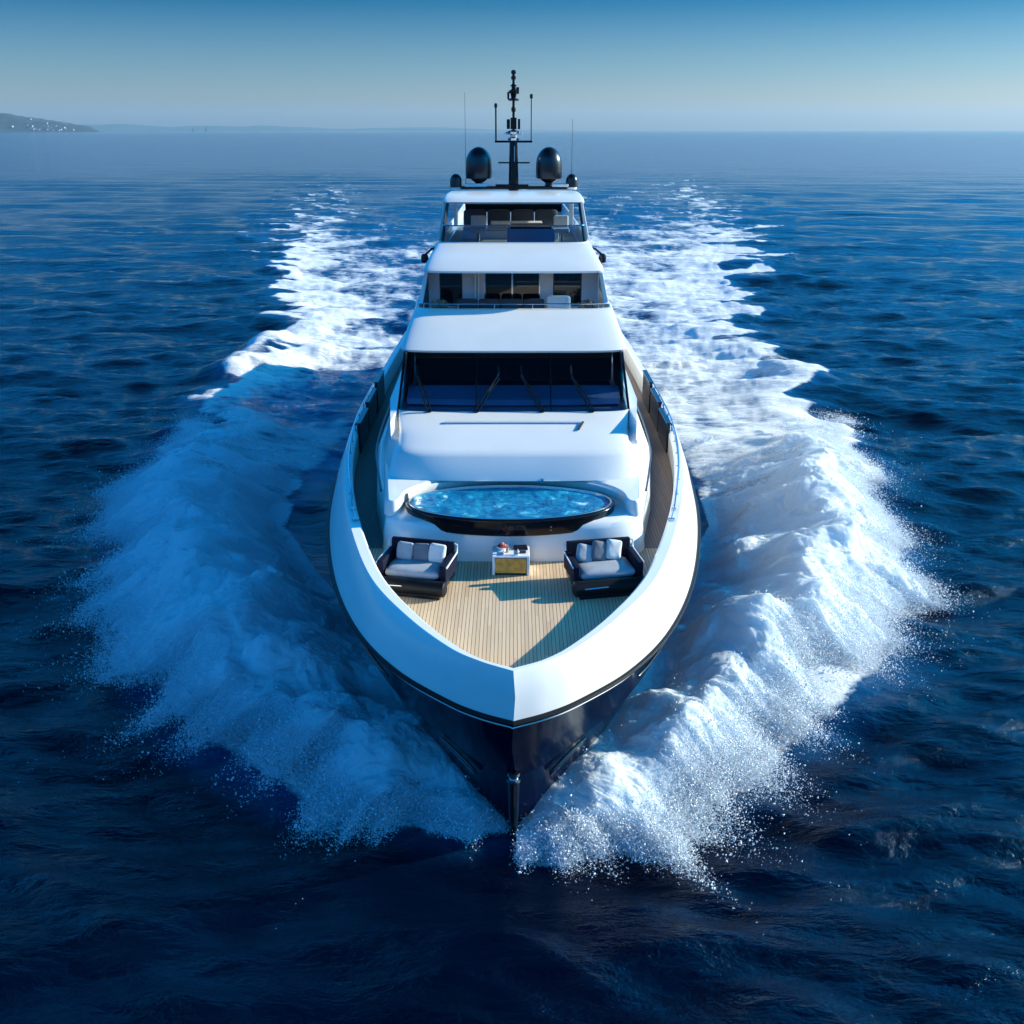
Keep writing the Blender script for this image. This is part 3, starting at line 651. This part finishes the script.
for x in (-2.6, -1.6, -.55, .55, 1.6, 2.6):
    yy = 29.75+.62*(1-max(0, 1-abs(x/2.83)**5)**.2)
    part(MB().tube([(x, yy, 8.56), (x, yy, 8.70)], .014, 6), 'stanchion', M['steel'], gro, smooth=True)
# upper house: front wall with three dark openings
uh = MB()
def wallseg(x0, x1, z0=7.88, z1=9.55, y=32.0): uh.box(((x0+x1)/2, y+.06, (z0+z1)/2), (x1-x0, .12, z1-z0))
for a, b in ((-2.62, -2.28), (-1.58, -.90), (.82, 1.22), (2.10, 2.62)): wallseg(a, b)
uh.box((0, 39, 8.7), (5.2, 13.6, 1.66))
for a, b in ((-2.28, -1.58), (-.90, .82), (1.22, 2.10)): uh.box(((a+b)/2, 32.07, 8.08), (b-a, .10, .42 if a != -.90 else .12)); uh.box(((a+b)/2, 32.07, 9.49), (b-a, .10, .12))
uho = part(uh, 'upper_house', M['lilac'], bevel=.012)
for a, b, z0, dr in ((-2.28, -1.58, 8.29, 0), (-.90, .82, 8.14, 1), (1.22, 2.10, 8.29, 0)):
    g = part(MB().box(((a+b)/2, 32.10, (z0+9.43)/2), (b-a, .04, 9.43-z0)), 'sliding_door' if dr else 'saloon_window', M['dark_glass'], uho)
    fr = MB(); t = .035
    for bx in (((a+t/2), 32.05, (z0+9.43)/2, t, 9.43-z0), ((b-t/2), 32.05, (z0+9.43)/2, t, 9.43-z0)): fr.box(bx[:3], (bx[3], .06, bx[4]))
    fr.box(((a+b)/2, 32.05, 9.43-t/2), (b-a-2*t, .06, t)).box(((a+b)/2, 32.05, z0+t/2), (b-a-2*t, .06, t))
    if dr: fr.box(((a+b)/2, 32.05, (z0+9.43)/2), (.05, .05, 9.43-z0-2*t))
    part(fr, 'frame', M['steel'] if dr else M['charcoal'], g)
for x in (-1.18, -1.08): part(MB().tube([(x, 31.92, 7.9), (x, 31.92, 9.5)], .025, 8), 'support_pole', M['white_matte'], uho, smooth=True)
# side pillars and wing glass between upper bulwark and second brow
for s in (-1, 1):
    part(MB().rings([[Vector((s*(2.72), y, 8.54)) for y in (30.9, 31.3)]+[Vector((s*2.84, y, 8.54)) for y in (31.3, 30.9)], [Vector((s*2.52, y, 9.58)) for y in (31.1, 31.5)]+[Vector((s*2.62, y, 9.58)) for y in (31.5, 31.1)]], True, True, True), 'side_pillar', M['white'], bevel=.01)
    part(MB().rings([[Vector((s*2.80, y, 8.56)) for y in (31.3, 33, 36, 40)], [Vector((s*2.60, y, 9.56)) for y in (31.5, 33, 36, 40)]], closed=False), 'wing_glass', M['screen'])
# ---- second brow: roof of the upper house and front of the flybridge
def B2(yf, w, d=.5, n=4.6): return outline(yf, w, d, n, [(w+.03, 33), (w+.08, 36), (w+.08, 40), (w+.05, 50)])
brow2 = loft([(B2(30.5, 2.4), 9.52), (B2(29.98, 2.60), 9.54), (B2(29.95, 2.61), 9.60), (B2(30.08, 2.60), 9.67), (B2(30.9, 2.46), 9.93), (B2(31.6, 2.34), 10.12), (B2(31.78, 2.30), 10.17), (B2(31.86, 2.26), 10.18), (B2(31.95, 2.22), 10.15), (B2(31.98, 2.20), 9.80)], True, True)
part(brow2, 'flybridge_coaming', M['white'], smooth=True, angle=38)
# flybridge screen
def FW(k): return outline(31.88+.95*k, 2.24-.12*k, .5, 5.5, [(2.28-.14*k, 33.4), (2.3-.14*k, 35), (2.3-.14*k, 37), (2.3-.14*k, 40)])
zf0, zf1 = 10.17, 11.24
part(band([(FW(k), zf0+(zf1-zf0)*k) for k in (0, .04)], 0, 24), 'screen_sill', M['white'], smooth=True)
scr = part(band([(FW(k), zf0+(zf1-zf0)*k) for k in np.linspace(.04, .46, 4)], 0, 23), 'flybridge_windscreen', M['screen'], smooth=True)
part(MB().tube([Vector((-x, y, zf0+(zf1-zf0)*.46)) for x, y in FW(.46)[23:0:-1]]+[Vector((x, y, zf0+(zf1-zf0)*.46)) for x, y in FW(.46)[:24]], .022, 6), 'screen_rail', M['steel'], scr, smooth=True)
part(band([(FW(k), zf0+(zf1-zf0)*k) for k in np.linspace(.47, 1, 4)], 0, 17), 'upper_screen', M['clear'], smooth=True)
for s in (-1, 1):
    a0, a1 = FW(0), FW(1)
    P0 = [(a0[18][0], a0[18][1]), (a0[22][0], a0[22][1]+.05)]; P1 = [(a1[17][0], a1[17][1]), (a1[22][0], a1[22][1]+.25)]
    mb = MB().rings([[Vector((s*x, y, zf0+.02)) for x, y in P0]+[Vector((s*(x-.08), y+.06, zf0+.02)) for x, y in P0[::-1]], [Vector((s*x, y, zf1+.05)) for x, y in P1]+[Vector((s*(x-.08), y+.06, zf1+.05)) for x, y in P1[::-1]]], True, True, True)
    part(mb, 'hardtop_pillar', M['charcoal'], bevel=.01)
    mb = MB().rings([[Vector((s*2.29, y, 10.17)) for y in (32.9, 33.5)]+[Vector((s*2.37, y, 10.17)) for y in (33.5, 32.9)], [Vector((s*2.10, y, 11.3)) for y in (33.7, 34.5)]+[Vector((s*2.18, y, 11.3)) for y in (34.5, 33.7)]], True, True, True)
    part(mb, 'hardtop_wing', M['white'], bevel=.015)
    part(MB().box((s*2.12, 39.2, 10.7), (.12, .9, 1.2)), 'hardtop_leg', M['white'], bevel=.02)
part(MB().box((0, 36.4, 9.86), (4.3, 8.5, .06)), 'flybridge_deck', M['teak'])
# hardtop
def HT(yf, w, d=.30, n=5.5): return outline(yf, w, d, n, [(w, 34.6), (w, 36), (w-.02, 38), (w-.08, 40.2)])
def tilt(ring): return [Vector((v.x, v.y, v.z-.05*max(0, v.y-34.6))) for v in ring]
ht = MB().rings([tilt(fullring(HT(33.25, 2.0), 11.24)), tilt(fullring(HT(32.98, 2.19), 11.26)), tilt(fullring(HT(32.95, 2.20), 11.31)), tilt(fullring(HT(33.1, 2.18), 11.40)), tilt(fullring(HT(33.6, 2.12), 11.50)), tilt(fullring(HT(34.3, 2.0), 11.555))], True, True, True)
hto = part(ht, 'hardtop', M['white'], smooth=True, angle=40)
# rack, mast, domes
part(MB().box((0, 35.9, 11.60), (3.9, .30, .10)).box((-.95, 36.25, 11.60), (.9, .6, .07)).box((.95, 36.25, 11.60), (.9, .6, .07)), 'equipment_rack', M['black'], bevel=.015)
for xx, ww in ((-1.25, .75), (1.55, .55)): part(MB().box((xx, 35.7, 11.68), (ww, .3, .10)), 'equipment_pad', M['pale_fabric'], bevel=.03)
def dome(x, y, z, r, h, name='radar_dome'):
    prof = [(r*.5, 0), (r*.96, .02), (r, .06*h), (r*1.0, .45*h)]
    for i in range(1, 11):
        a = math.pi/2*i/10; prof.append((r*math.cos(a), .45*h+.55*h*math.sin(a)))
    o = part(MB().lathe((x, y, z), prof, 32), name, M['dome'], smooth=True, angle=50); return o
for x in (-1.16, 1.18):
    d_ = dome(x, 36, 11.86, .435, 1.02)
    part(MB().lathe((x, 36, 11.58), [(.24, 0), (.20, .05), (.13, .08), (.12, .16), (.26, .24), (.30, .28)], 20), 'pedestal', M['black'], d_, smooth=True)
for x in (-1.92, 1.94):
    d_ = dome(x, 35.8, 11.6, .20, .44, 'satellite_dome')
    part(MB().lathe((x, 35.8, 11.55), [(.17, 0), (.17, .06)], 16), 'pedestal', M['white_matte'], d_, smooth=True)
mast = MB().rings([[Vector((sx*w, 36+sy*dd, z)) for sx, sy in ((-1, -.7), (-.5, -1), (.5, -1), (1, -.7), (1, 1), (-1, 1))] for w, dd, z in ((.17, .26, 11.5), (.15, .22, 12.3), (.13, .16, 13.05))], True, True, True)
masto = part(mast, 'mast', M['black'], bevel=.015)
part(MB().tube([(.03, 35.76, 11.55), (.03, 35.83, 12.9)], .018, 6), 'mast_conduit', M['steel'], masto, smooth=True)
part(MB().box((0, 35.95, 13.04), (1.24, .16, .07)).box((-.26, 35.95, 12.38), (.5, .10, .05)).box((.28, 35.95, 12.38), (.52, .10, .05)), 'spreader', M['black'], masto, bevel=.012)
part(MB().box((-.05, 35.7, 11.68), (1.1, .12, .06)), 'radar_scanner', M['black'], masto, bevel=.02)
rs_ = MB().lathe((0, 35.95, 13.08), [(.18, 0), (.20, .06), (.12, .10), (.12, .16), (.24, .20), (.26, .26), (.10, .32)], 20)
part(rs_, 'searchlight', M['steel'], masto, smooth=True)
part(MB().box((0, 35.85, 13.28), (.60, .08, .05)), 'scanner_arm', M['lilac'], masto, bevel=.015)
top = MB().tube([(0, 36, 13.05), (0, 36, 15.2)], .045, 8).box((0, 36, 13.6), (.20, .16, .36)).box((-.17, 35.98, 13.58), (.11, .11, .30)).box((.18, 35.98, 13.58), (.08, .10, .32))
part(top, 'topmast', M['black'], masto, bevel=.01)
lamp = MB().lathe((0, 36, 13.95), [(.05, 0), (.075, .03), (.075, .13), (.05, .16)], 12).lathe((0, 36, 14.28), [(.12, 0), (.18, .02), (.18, .06), (.08, .10), (.10, .22), (.16, .26), (.16, .32), (.07, .36), (.07, .44), (.12, .46), (.05, .52)], 12).box((-.17, 36, 14.45), (.07, .1, .22)).box((.13, 35.95, 14.6), (.1, .1, .2)).lathe((0, 36, 14.92), [(.05, 0), (.08, .02), (.08, .11), (.04, .13), (.04, .16), (.08, .18), (.08, .27), (.03, .3)], 12)
part(lamp, 'navigation_lamps', M['black'], masto, bevel=.008)
for x, z1 in ((-.58, 14.12), (.58, 14.4)):
    part(MB().tube([(x, 35.95, 13.05), (x, 35.95, z1)], .018 if x > 0 else .03, 6).lathe((x, 35.95, z1-.04), [(.05, 0), (.05, .12), (.02, .14)], 10), 'aerial', M['black'], masto, smooth=True)
for x, y, z0, z1 in ((-1.60, 36.2, 11.5, 14.55), (1.95, 36.2, 11.9, 13.75)):
    part(MB().tube([(x, y, z0), (x, y, z0+.3), (x, y, z1)], [.016, .010, .006], 6), 'whip_antenna', M['charcoal'], hto, smooth=True)
# wing lamps on arms at the flybridge sides
for s in (-1, 1):
    a_ = part(MB().tube([(s*2.2, 32.2, 10.05), (s*2.5, 32.0, 10.0), (s*2.68, 31.9, 9.85)], .035, 8), 'lamp_arm', M['black'], smooth=True)
    part(MB().lathe((s*2.70, 31.88, 9.60), [(.05, 0), (.11, .03), (.12, .14), (.10, .24), (.05, .28)], 14), 'wing_lamp', M['black'], a_, smooth=True)
# bulwark rails on both sides, gates and side-deck steps
def rail_path(y0, y1, n, inset, z):
    ys = np.linspace(y0, y1, n); X = np.interp(ys, [p[1] for p in c_ci], [p[0] for p in c_ci])
    return [(x+inset, y, z) for x, y in zip(X, ys)]
for s in (-1, 1):
    P = rail_path(23.6, 36, 22, .10, ZC+.30)
    P[0] = (P[0][0], P[0][1], ZC+.02); P[1] = (P[1][0], P[1][1], ZC+.24)
    ro = part(MB().tube([(s*x, y, z) for x, y, z in P], .026, 8).tube([(s*x, y, z-.15) for x, y, z in P[2:]], .016, 6), 'side_rail', M['steel'], smooth=True)
    for i in range(2, 22, 2):
        x, y, z = P[i]; part(MB().tube([(s*x, y, ZC-.01), (s*x, y, z)], .018, 6).lathe((s*x, y, ZC-.005), [(.045, 0), (.045, .02), (.02, .03)], 8), 'stanchion', M['steel'], ro, smooth=True)
    P = rail_path(22.9, 24.3, 5, .10, ZC+.06)
    part(MB().tube([(s*x, y, z) for x, y, z in P], .02, 6).box((s*P[0][0], P[0][1], ZC+.03), (.16, .09, .06)).box((s*P[2][0], P[2][1], ZC+.03), (.10, .09, .06)), 'mooring_cleat', M['steel'], bevel=.008)
    # dark gate boxes and raised bulwark further aft
    for i, (y0, y1, zz) in enumerate(((30.5, 32.4, 4.88), (32.8, 34.8, 4.96), (35.2, 37.2, 5.06))):
        xa = np.interp((y0+y1)/2, [p[1] for p in c_ci], [p[0] for p in c_ci])
        g_ = part(MB().box((s*(xa-.06), (y0+y1)/2, (ZD+zz)/2), (.10, y1-y0, zz-ZD)), 'bulwark_gate', M['black'], bevel=.02)
        part(MB().box((s*(xa-.06), (y0+y1)/2, zz+.03), (.16, y1-y0, .05)), 'gate_cap', M['black'], g_, bevel=.01)

# ------------------------------------------------------------------ loose things on deck
def lounge_chair(x, y, rz, label):
    t = empty('lounge_chair', (x, y, ZD), rz); tag(t, label, 'armchair', 'armchairs on the foredeck')
    W, D = 1.46, .95
    MB().box((0, .0, .17), (W, D-.08, .20)).box((-.62, -.36, .04), (.07, .07, .08)).box((.62, -.36, .04), (.07, .07, .08)).box((-.62, .36, .04), (.07, .07, .08)).box((.62, .36, .04), (.07, .07, .08)).build('frame', M['black'], t, bevel=.012)
    MB().box((0, .42, .56), (W, .13, .62), Matrix.Rotation(R(-9), 3, 'X')).build('backrest', M['navy_fabric'], t, bevel=.035, seg=3)
    for s in (-1, 1):
        a = MB().box((s*(W/2-.02), .02, .44), (.15, D-.02, .40)).build('armrest', M['navy_fabric'], t, bevel=.035, seg=3)
        MB().tube([(s*(W/2+.065), -.42, .60), (s*(W/2+.065), .40, .64), (s*(W/2+.065), .45, .80), (s*(W/2-.12), .49, .85)], .018, 6).build('piping', M['white_matte'], a, smooth=True)
    MB().add(*cushion((0, -.05, .38), (W-.20, D-.12, .24), e=9)).build('seat_cushion', M['grey_fabric'], t, smooth=True, angle=180)
    fr = MB().tube([(-.84, -.63, .20), (-.80, -.63, .20), (.80, -.63, .20), (.84, -.63, .20)], [.10, .17, .17, .10], 16).build('bolster', M['rubber'], t, smooth=True)
    MB().box((0, -.63, .05), (1.45, .30, .09)).build('plinth', M['black'], fr, bevel=.01)
    MB().tube([(-.62, -.795, .25), (-.1, -.80, .27)], .014, 6).build('chrome_strip', M['steel'], fr, smooth=True)
    return t
c1 = lounge_chair(-2.12, 20.75, R(-13), 'navy armchair with grey seat and cushions left of the drinks table')
c2 = lounge_chair(1.98, 20.75, R(11), 'navy armchair with pale sunlit seat and tilted cushions right of the drinks table')
def throw(parent_loc, rz, dx, dz, tilt_, roll, size, mat, label, dy=.20):
    t = Matrix.Rotation(rz, 4, 'Z'); p = Vector(parent_loc)+t @ Vector((dx, dy, dz))
    mb = MB().add(*cushion((0, 0, 0), size, e=7)); o = mb.build('throw_cushion', mat, None, smooth=True, angle=180)
    o.location = p; o.rotation_euler = (R(90-tilt_), roll, rz); tag(o, label, 'cushion', 'cushions on the armchairs'); return o
L0, R0 = (-2.12, 20.75, ZD), (1.98, 20.75, ZD)
throw(L0, R(-13), -.34, .66, 20, R(4), (.38, .40, .16), M['grey_fabric'], 'grey cushion at the outer end of the left-hand armchair')
throw(L0, R(-13), .04, .66, 22, R(-3), (.38, .40, .16), M['mid_grey'], 'dark grey cushion in the middle of the left-hand armchair')
throw(L0, R(-13), .40, .67, 20, R(5), (.38, .42, .16), M['pale_fabric'], 'pale cushion nearest the table on the left-hand armchair')
throw(R0, R(11), -.38, .66, 24, R(16), (.38, .40, .16), M['grey_fabric'], 'grey cushion nearest the table on the right-hand armchair')
throw(R0, R(11), -.05, .69, 22, R(14), (.36, .44, .16), M['mid_grey'], 'dark grey tilted cushion in the middle of the right-hand armchair')
throw(R0, R(11), .28, .70, 22, R(12), (.36, .44, .16), M['pale_fabric'], 'pale tilted cushion at the outer end of the right-hand armchair')
# drinks table
tb = empty('drinks_table', (-.06, 21.42, ZD)); tag(tb, 'small white drinks table with a golden wood front against the tub plinth', 'table')
MB().box((0, 0, .46), (.84, .62, .05)).build('tabletop', M['white_matte'], tb, bevel=.015)
for s in (-1, 1): MB().box((s*.39, .0, .22), (.06, .56, .43)).build('side_panel', M['white_matte'], tb, bevel=.01)
MB().box((0, -.22, .22), (.70, .05, .36)).build('front_panel', M['gold_wood'], tb, bevel=.008)
MB().box((0, -.20, .415), (.72, .08, .035)).box((0, -.2, .025), (.72, .08, .03)).build('trim_bar', M['black'], tb)
ZT = ZD+.487
def at_table(dx, dy): return (-.06+dx, 21.42+dy, ZT)
b = MB().lathe((0, 0, 0), [(.07, 0), (.075, .01), (.13, .06), (.15, .085), (.14, .085), (.12, .06), (.05, .015)], 24).build('fruit_bowl', M['white_matte'], None, smooth=True); b.location = at_table(-.20, .10); tag(b, 'white bowl heaped with red fruit on the drinks table', 'bowl')
M['red_fruit'] = simple('red_fruit', (.32, .03, .025), .35, noise=.3); M['pink_fruit'] = simple('pink_fruit', (.6, .22, .18), .4, noise=.2); M['green_leaf'] = simple('green_leaf', (.05, .12, .03), .5, noise=.3)
for i, (dx, dy, dz, mm, lb) in enumerate(((-.05, .02, .075, 'red_fruit', 'red apple at the back of the fruit bowl'), (.05, .03, .075, 'pink_fruit', 'pink peach at the right of the fruit bowl'), (0, -.05, .075, 'red_fruit', 'red apple at the front of the fruit bowl'), (.0, .01, .13, 'pink_fruit', 'pink peach on top of the heap in the bowl'))):
    f = MB().lathe((0, 0, 0), [(.0, -.042), (.03, -.036), (.048, -.005), (.044, .025), (.022, .042), (.006, .036)], 16).build('fruit', M[mm], None, smooth=True); q = at_table(-.20+dx, .10+dy); f.location = (q[0], q[1], q[2]+dz); tag(f, lb, 'fruit', 'fruit in the bowl')
tr2 = MB().box((0, 0, .012), (.34, .24, .024)).box((-.16, 0, .04), (.02, .24, .04)).box((.16, 0, .04), (.02, .24, .04)).build('tray', M['white_matte'], None, bevel=.006); tr2.location = at_table(.0, -.14); tag(tr2, 'white serving tray at the front edge of the drinks table', 'tray')
bk = MB().box((0, 0, .025), (.30, .22, .05)).build('book', M['navy_fabric'], None, bevel=.006); bk.location = at_table(.22, .14); bk.rotation_euler = (0, 0, R(8)); tag(bk, 'dark blue book lying at the back corner of the drinks table', 'book')
ca = MB().box((0, 0, .03), (.14, .09, .06)).build('case', M['charcoal'], None, bevel=.008); ca.location = at_table(.27, -.10); tag(ca, 'small charcoal case near the right edge of the drinks table', 'case')
gl = MB().lathe((0, 0, .024), [(.03, 0), (.034, .01), (.036, .11), (.030, .11), (.028, .02)], 16).build('tumbler', M['tan'], None, smooth=True); gl.location = at_table(-.08, -.13); tag(gl, 'amber tumbler standing on the white tray', 'glass')
# upper deck seating behind the bulwark
def sofa(x0, x1, y, z, back, seatm, label, hb=.42, n=3, group='sofas on the upper decks'):
    W = x1-x0; t = empty('sofa', ((x0+x1)/2, y, z)); tag(t, label, 'sofa', group)
    MB().box((0, 0, .14), (W, .8, .28)).build('base', M['white_matte'], t, bevel=.02)
    for i in range(n):
        w = W/n; xx = -W/2+w*(i+.5)
        MB().add(*cushion((xx, -.08, .34), (w-.02, .64, .16), e=6)).build('seat_cushion', seatm, t, smooth=True, angle=180)
        MB().add(*cushion((xx, .30, .34+hb/2), (w-.02, hb, .20), Matrix.Rotation(R(76), 3, 'X'), e=6)).build('back_cushion', back, t, smooth=True, angle=180)
    return t
sofa(-1.75, .95, 31.25, 7.88, M['charcoal'], M['grey_fabric'], 'long charcoal sofa in front of the upper saloon door', .36, 4)
sofa(.99, 1.75, 31.2, 7.88, M['pale_fabric'], M['pale_fabric'], 'short pale sofa end piece beside the charcoal sofa', .46, 1)
sofa(-1.75, 1.55, 36.6, 9.89, M['charcoal'], M['pale_fabric'], 'dark backed sofa under the flybridge hardtop', .60, 4)
cn = empty('helm_console', (.55, 33.4, 9.89)); tag(cn, 'pale helm console behind the flybridge windscreen', 'console')
MB().box((0, 0, .33), (1.5, .5, .62)).build('cabinet', M['white_matte'], cn, bevel=.05); MB().box((0, -.05, .66), (1.3, .4, .08), Matrix.Rotation(R(15), 3, 'X')).build('dash_top', M['black'], cn, bevel=.02)
for x, lb in ((-1.15, 'pale upright seat at the far side of the flybridge from the helm console'), (1.55, 'pale upright seat beside the flybridge helm console')):
    h = empty('helm_chair', (x, 34.4, 9.89)); tag(h, lb, 'seat', 'helm seats on the flybridge')
    MB().lathe((0, 0, 0), [(.22, 0), (.22, .03), (.06, .05), (.06, .42)], 16).build('pedestal', M['steel'], h, smooth=True)
    MB().box((0, 0, .46), (.52, .5, .14)).build('seat', M['pale_fabric'], h, bevel=.04); MB().box((0, .24, .70), (.48, .10, .40), Matrix.Rotation(R(-10), 3, 'X')).build('backrest', M['pale_fabric'], h, bevel=.045, seg=3)
tbl = empty('flybridge_table', (0.1, 35.3, 9.89)); tag(tbl, 'low pale table between flybridge sofa and seats', 'table')
MB().box((0, 0, .62), (1.7, .7, .06)).build('tabletop', M['pale_fabric'], tbl, bevel=.02); MB().lathe((0, 0, 0), [(.25, 0), (.25, .03), (.07, .06), (.07, .6)], 16).build('leg', M['steel'], tbl, smooth=True)
def planter(x, y, z, label, seed):
    t = empty('planter', (x, y, z)); tag(t, label, 'planter', 'planters on the upper deck')
    MB().box((0, 0, .26), (.5, .4, .52)).build('pot', M['charcoal'], t, bevel=.02)
    rng = random.Random(seed); mb = MB()
    for i in range(140):
        a = rng.uniform(0, 6.28); r = rng.uniform(0, .26); q = Vector((r*math.cos(a), r*math.sin(a)*.8, .54+rng.uniform(0, .2))); s_ = rng.uniform(.04, .09)
        d1 = Vector((rng.uniform(-1, 1), rng.uniform(-1, 1), rng.uniform(-.3, 1))).normalized()*s_; d2 = d1.cross(Vector((rng.uniform(-1, 1), rng.uniform(-1, 1), rng.uniform(-1, 1)))).normalized()*s_*.4
        mb.add([q-d1, q+d2, q+d1, q-d2], [(0, 1, 2, 3)])
    mb.build('foliage', M['dry_leaf'], t, weld=False)
M['dry_leaf'] = simple('dry_leaf', (.28, .19, .12), .6, noise=.4, nscale=20)
planter(-2.2, 30.9, 7.88, 'dark planter of brownish foliage at the shaded corner of the upper deck', 1)
planter(2.2, 30.9, 7.88, 'dark planter of brownish foliage at the sunny corner of the upper deck', 2)

# ------------------------------------------------------------------ far coast
def headland():
    nx_, ny_ = 300, 90
    X, Yv = np.meshgrid(np.linspace(-7200, -2900, nx_), np.linspace(7800, 9800, ny_), indexing='ij')
    prof = np.interp(X*8000/Yv, [-7200, -5200, -3760, -3570, -3390, -3210, -3090, -3030], [230, 190, 132, 108, 80, 52, 34, -3])
    coast = 8000+110*fbm(X*.0012, X*0, 4, 9)
    rise = sstep(0, 420, Yv-coast)
    z = prof*rise*(1+.20*fbm(X*.003, Yv*.003, 5, 4))+7*fbm(X*.018, Yv*.018, 3, 6)*rise-1.5*(1-sstep(0, 30, Yv-coast))
    m_, nt, p = newmat('headland_scrub'); tc = nt.nodes.new('ShaderNodeTexCoord'); nz = nt.nodes.new('ShaderNodeTexNoise'); nz.inputs['Scale'].default_value = .012; nz.inputs['Detail'].default_value = 8
    nt.links.new(tc.outputs['Object'], nz.inputs[0]); rp = nt.nodes.new('ShaderNodeValToRGB'); rp.color_ramp.elements[0].position = .4; rp.color_ramp.elements[1].position = .65
    rp.color_ramp.elements[0].color = (.006, .016, .014, 1); rp.color_ramp.elements[1].color = (.03, .045, .035, 1); nt.links.new(nz.outputs[0], rp.inputs[0]); nt.links.new(rp.outputs[0], p.inputs[0]); p.inputs['Roughness'].default_value = .9
    tag(fast_mesh('headland', np.stack([X, Yv, z], -1).reshape(-1, 3), grid_faces(nx_, ny_)[:, ::-1], m_), kind='structure')
    rng = random.Random(3)
    wallm = [simple('pale_render', (.5, .48, .47), .8, noise=.1), simple('pink_render', (.42, .33, .33), .8, noise=.1)]; roofm = simple('tile_roof', (.16, .10, .09), .8, noise=.2)
    def hz(x, y):
        i = int(np.clip((x+7200)/4300*(nx_-1), 0, nx_-1)); j = int(np.clip((y-7800)/2000*(ny_-1), 0, ny_-1)); return float(z[i, j])
    protos = []
    for wm in wallm:
        t = empty('coast_house', (0, 0, 0)); MB().box((0, 0, 2.5), (9, 7, 7)).build('wall', wm, t)
        rf = MB().add([(-5, -4, 6), (5, -4, 6), (5, 4, 6), (-5, 4, 6), (-5, 0, 8.2), (5, 0, 8.2)], [(0, 1, 5, 4), (2, 3, 4, 5), (0, 4, 3), (1, 2, 5), (0, 3, 2, 1)]); rf.build('roof', roofm, t); protos.append(t)
    lab = ['tiny pale house with tiled roof among the buildings on the far wooded headland', 'tiny pinkish house with tiled roof among the buildings on the far wooded headland']
    used = set()
    for i in range(26):
        x = rng.choice([rng.uniform(-3850, -3250), rng.gauss(-3520, 90)]); y = 8070+abs(rng.gauss(0, 130))
        k = 0 if rng.random() < .65 else 1; t = protos[k]
        if k in used:
            s_ = t.copy(); COL.objects.link(s_)
            for ch in t.children:
                c = ch.copy(); COL.objects.link(c); c.parent = s_
            t = s_
        used.add(k); sc_ = rng.uniform(1.0, 1.9); t.location = (x, y, max(1, hz(x, y))+.3); t.scale = (sc_*rng.uniform(.8, 1.5), sc_, sc_); t.rotation_euler = (0, 0, rng.uniform(-.5, .5))
        tag(t, lab[k], 'house', ['pale houses on the far headland', 'pinkish houses on the far headland'][k])
headland()
# very faint hills at the horizon
X, Yv = np.meshgrid(np.linspace(-14500, 2500, 200), np.linspace(15000, 16800, 16), indexing='ij')
prof = 120*np.clip(.55+.6*fbm(X*.0006+3, X*0, 4, 12), 0.02, 2)*sstep(2000, -4000, X)
fh = simple('distant_scrub', (.05, .07, .05), .9, noise=.2, nscale=.002)
tag(fast_mesh('distant_hills', np.stack([X, Yv, prof*np.sin(np.clip((Yv-15000)/1800, 0, 1)*math.pi)-2], -1).reshape(-1, 3), grid_faces(200, 16)[:, ::-1], fh), kind='structure')
# two far sailing boats
M['sail'] = simple('dark_sailcloth', (.03, .035, .05), .8); M['hullm'] = simple('boat_hull_paint', (.25, .26, .28), .5)
def sailboat(x, y, h, label):
    t = empty('sailboat', (x, y, 0)); t.scale = (1.5, 1.5, 1.4); tag(t, label, 'sailboat', 'sailing boats at the horizon')
    MB().rings([[Vector((hx, 0, z)), Vector((hx*.3, -w, z)), Vector((-hx, -w*.8, z)), Vector((-hx, w*.8, z)), Vector((hx*.3, w, z))] for hx, w, z in ((4.5, 1.0, -.4), (6, 1.9, 1.4))], True, True, True).build('hull', M['hullm'], t)
    MB().tube([(.6, 0, 1), (.6, 0, h)], .12, 6).build('mast', M['charcoal'], t)
    MB().add([(.5, -.05, 2), (-4.8, -.3, 2.2), (.5, -.05, h-.5), (.5, .05, 2), (-4.8, -.1, 2.2), (.5, .05, h-.5)], [(0, 1, 2), (3, 5, 4), (0, 2, 5, 3), (1, 4, 5, 2), (0, 3, 4, 1)]).build('sail', M['sail'], t)
sailboat(-2346, 8000, 24, 'tiny dark sailboat at the horizon, nearer the headland of the two')
sailboat(-2250, 8000, 30, 'tiny dark taller sailboat at the horizon, nearer the yacht of the two')

# ------------------------------------------------------------------ haze
def haze():
    mb = MB().box((0, 6000, 149), (40000, 24000, 302))
    m_ = bpy.data.materials.new('sea_haze'); m_.use_nodes = True; nt = m_.node_tree; nt.nodes.clear()
    out = nt.nodes.new('ShaderNodeOutputMaterial'); v = nt.nodes.new('ShaderNodeVolumePrincipled'); v.inputs['Color'].default_value = (.42, .68, .85, 1); v.inputs['Density'].default_value = .000045
    v.inputs['Anisotropy'].default_value = .2
    nt.links.new(v.outputs[0], out.inputs['Volume'])
    o = mb.build('haze', m_); tag(o, kind='stuff')
haze()
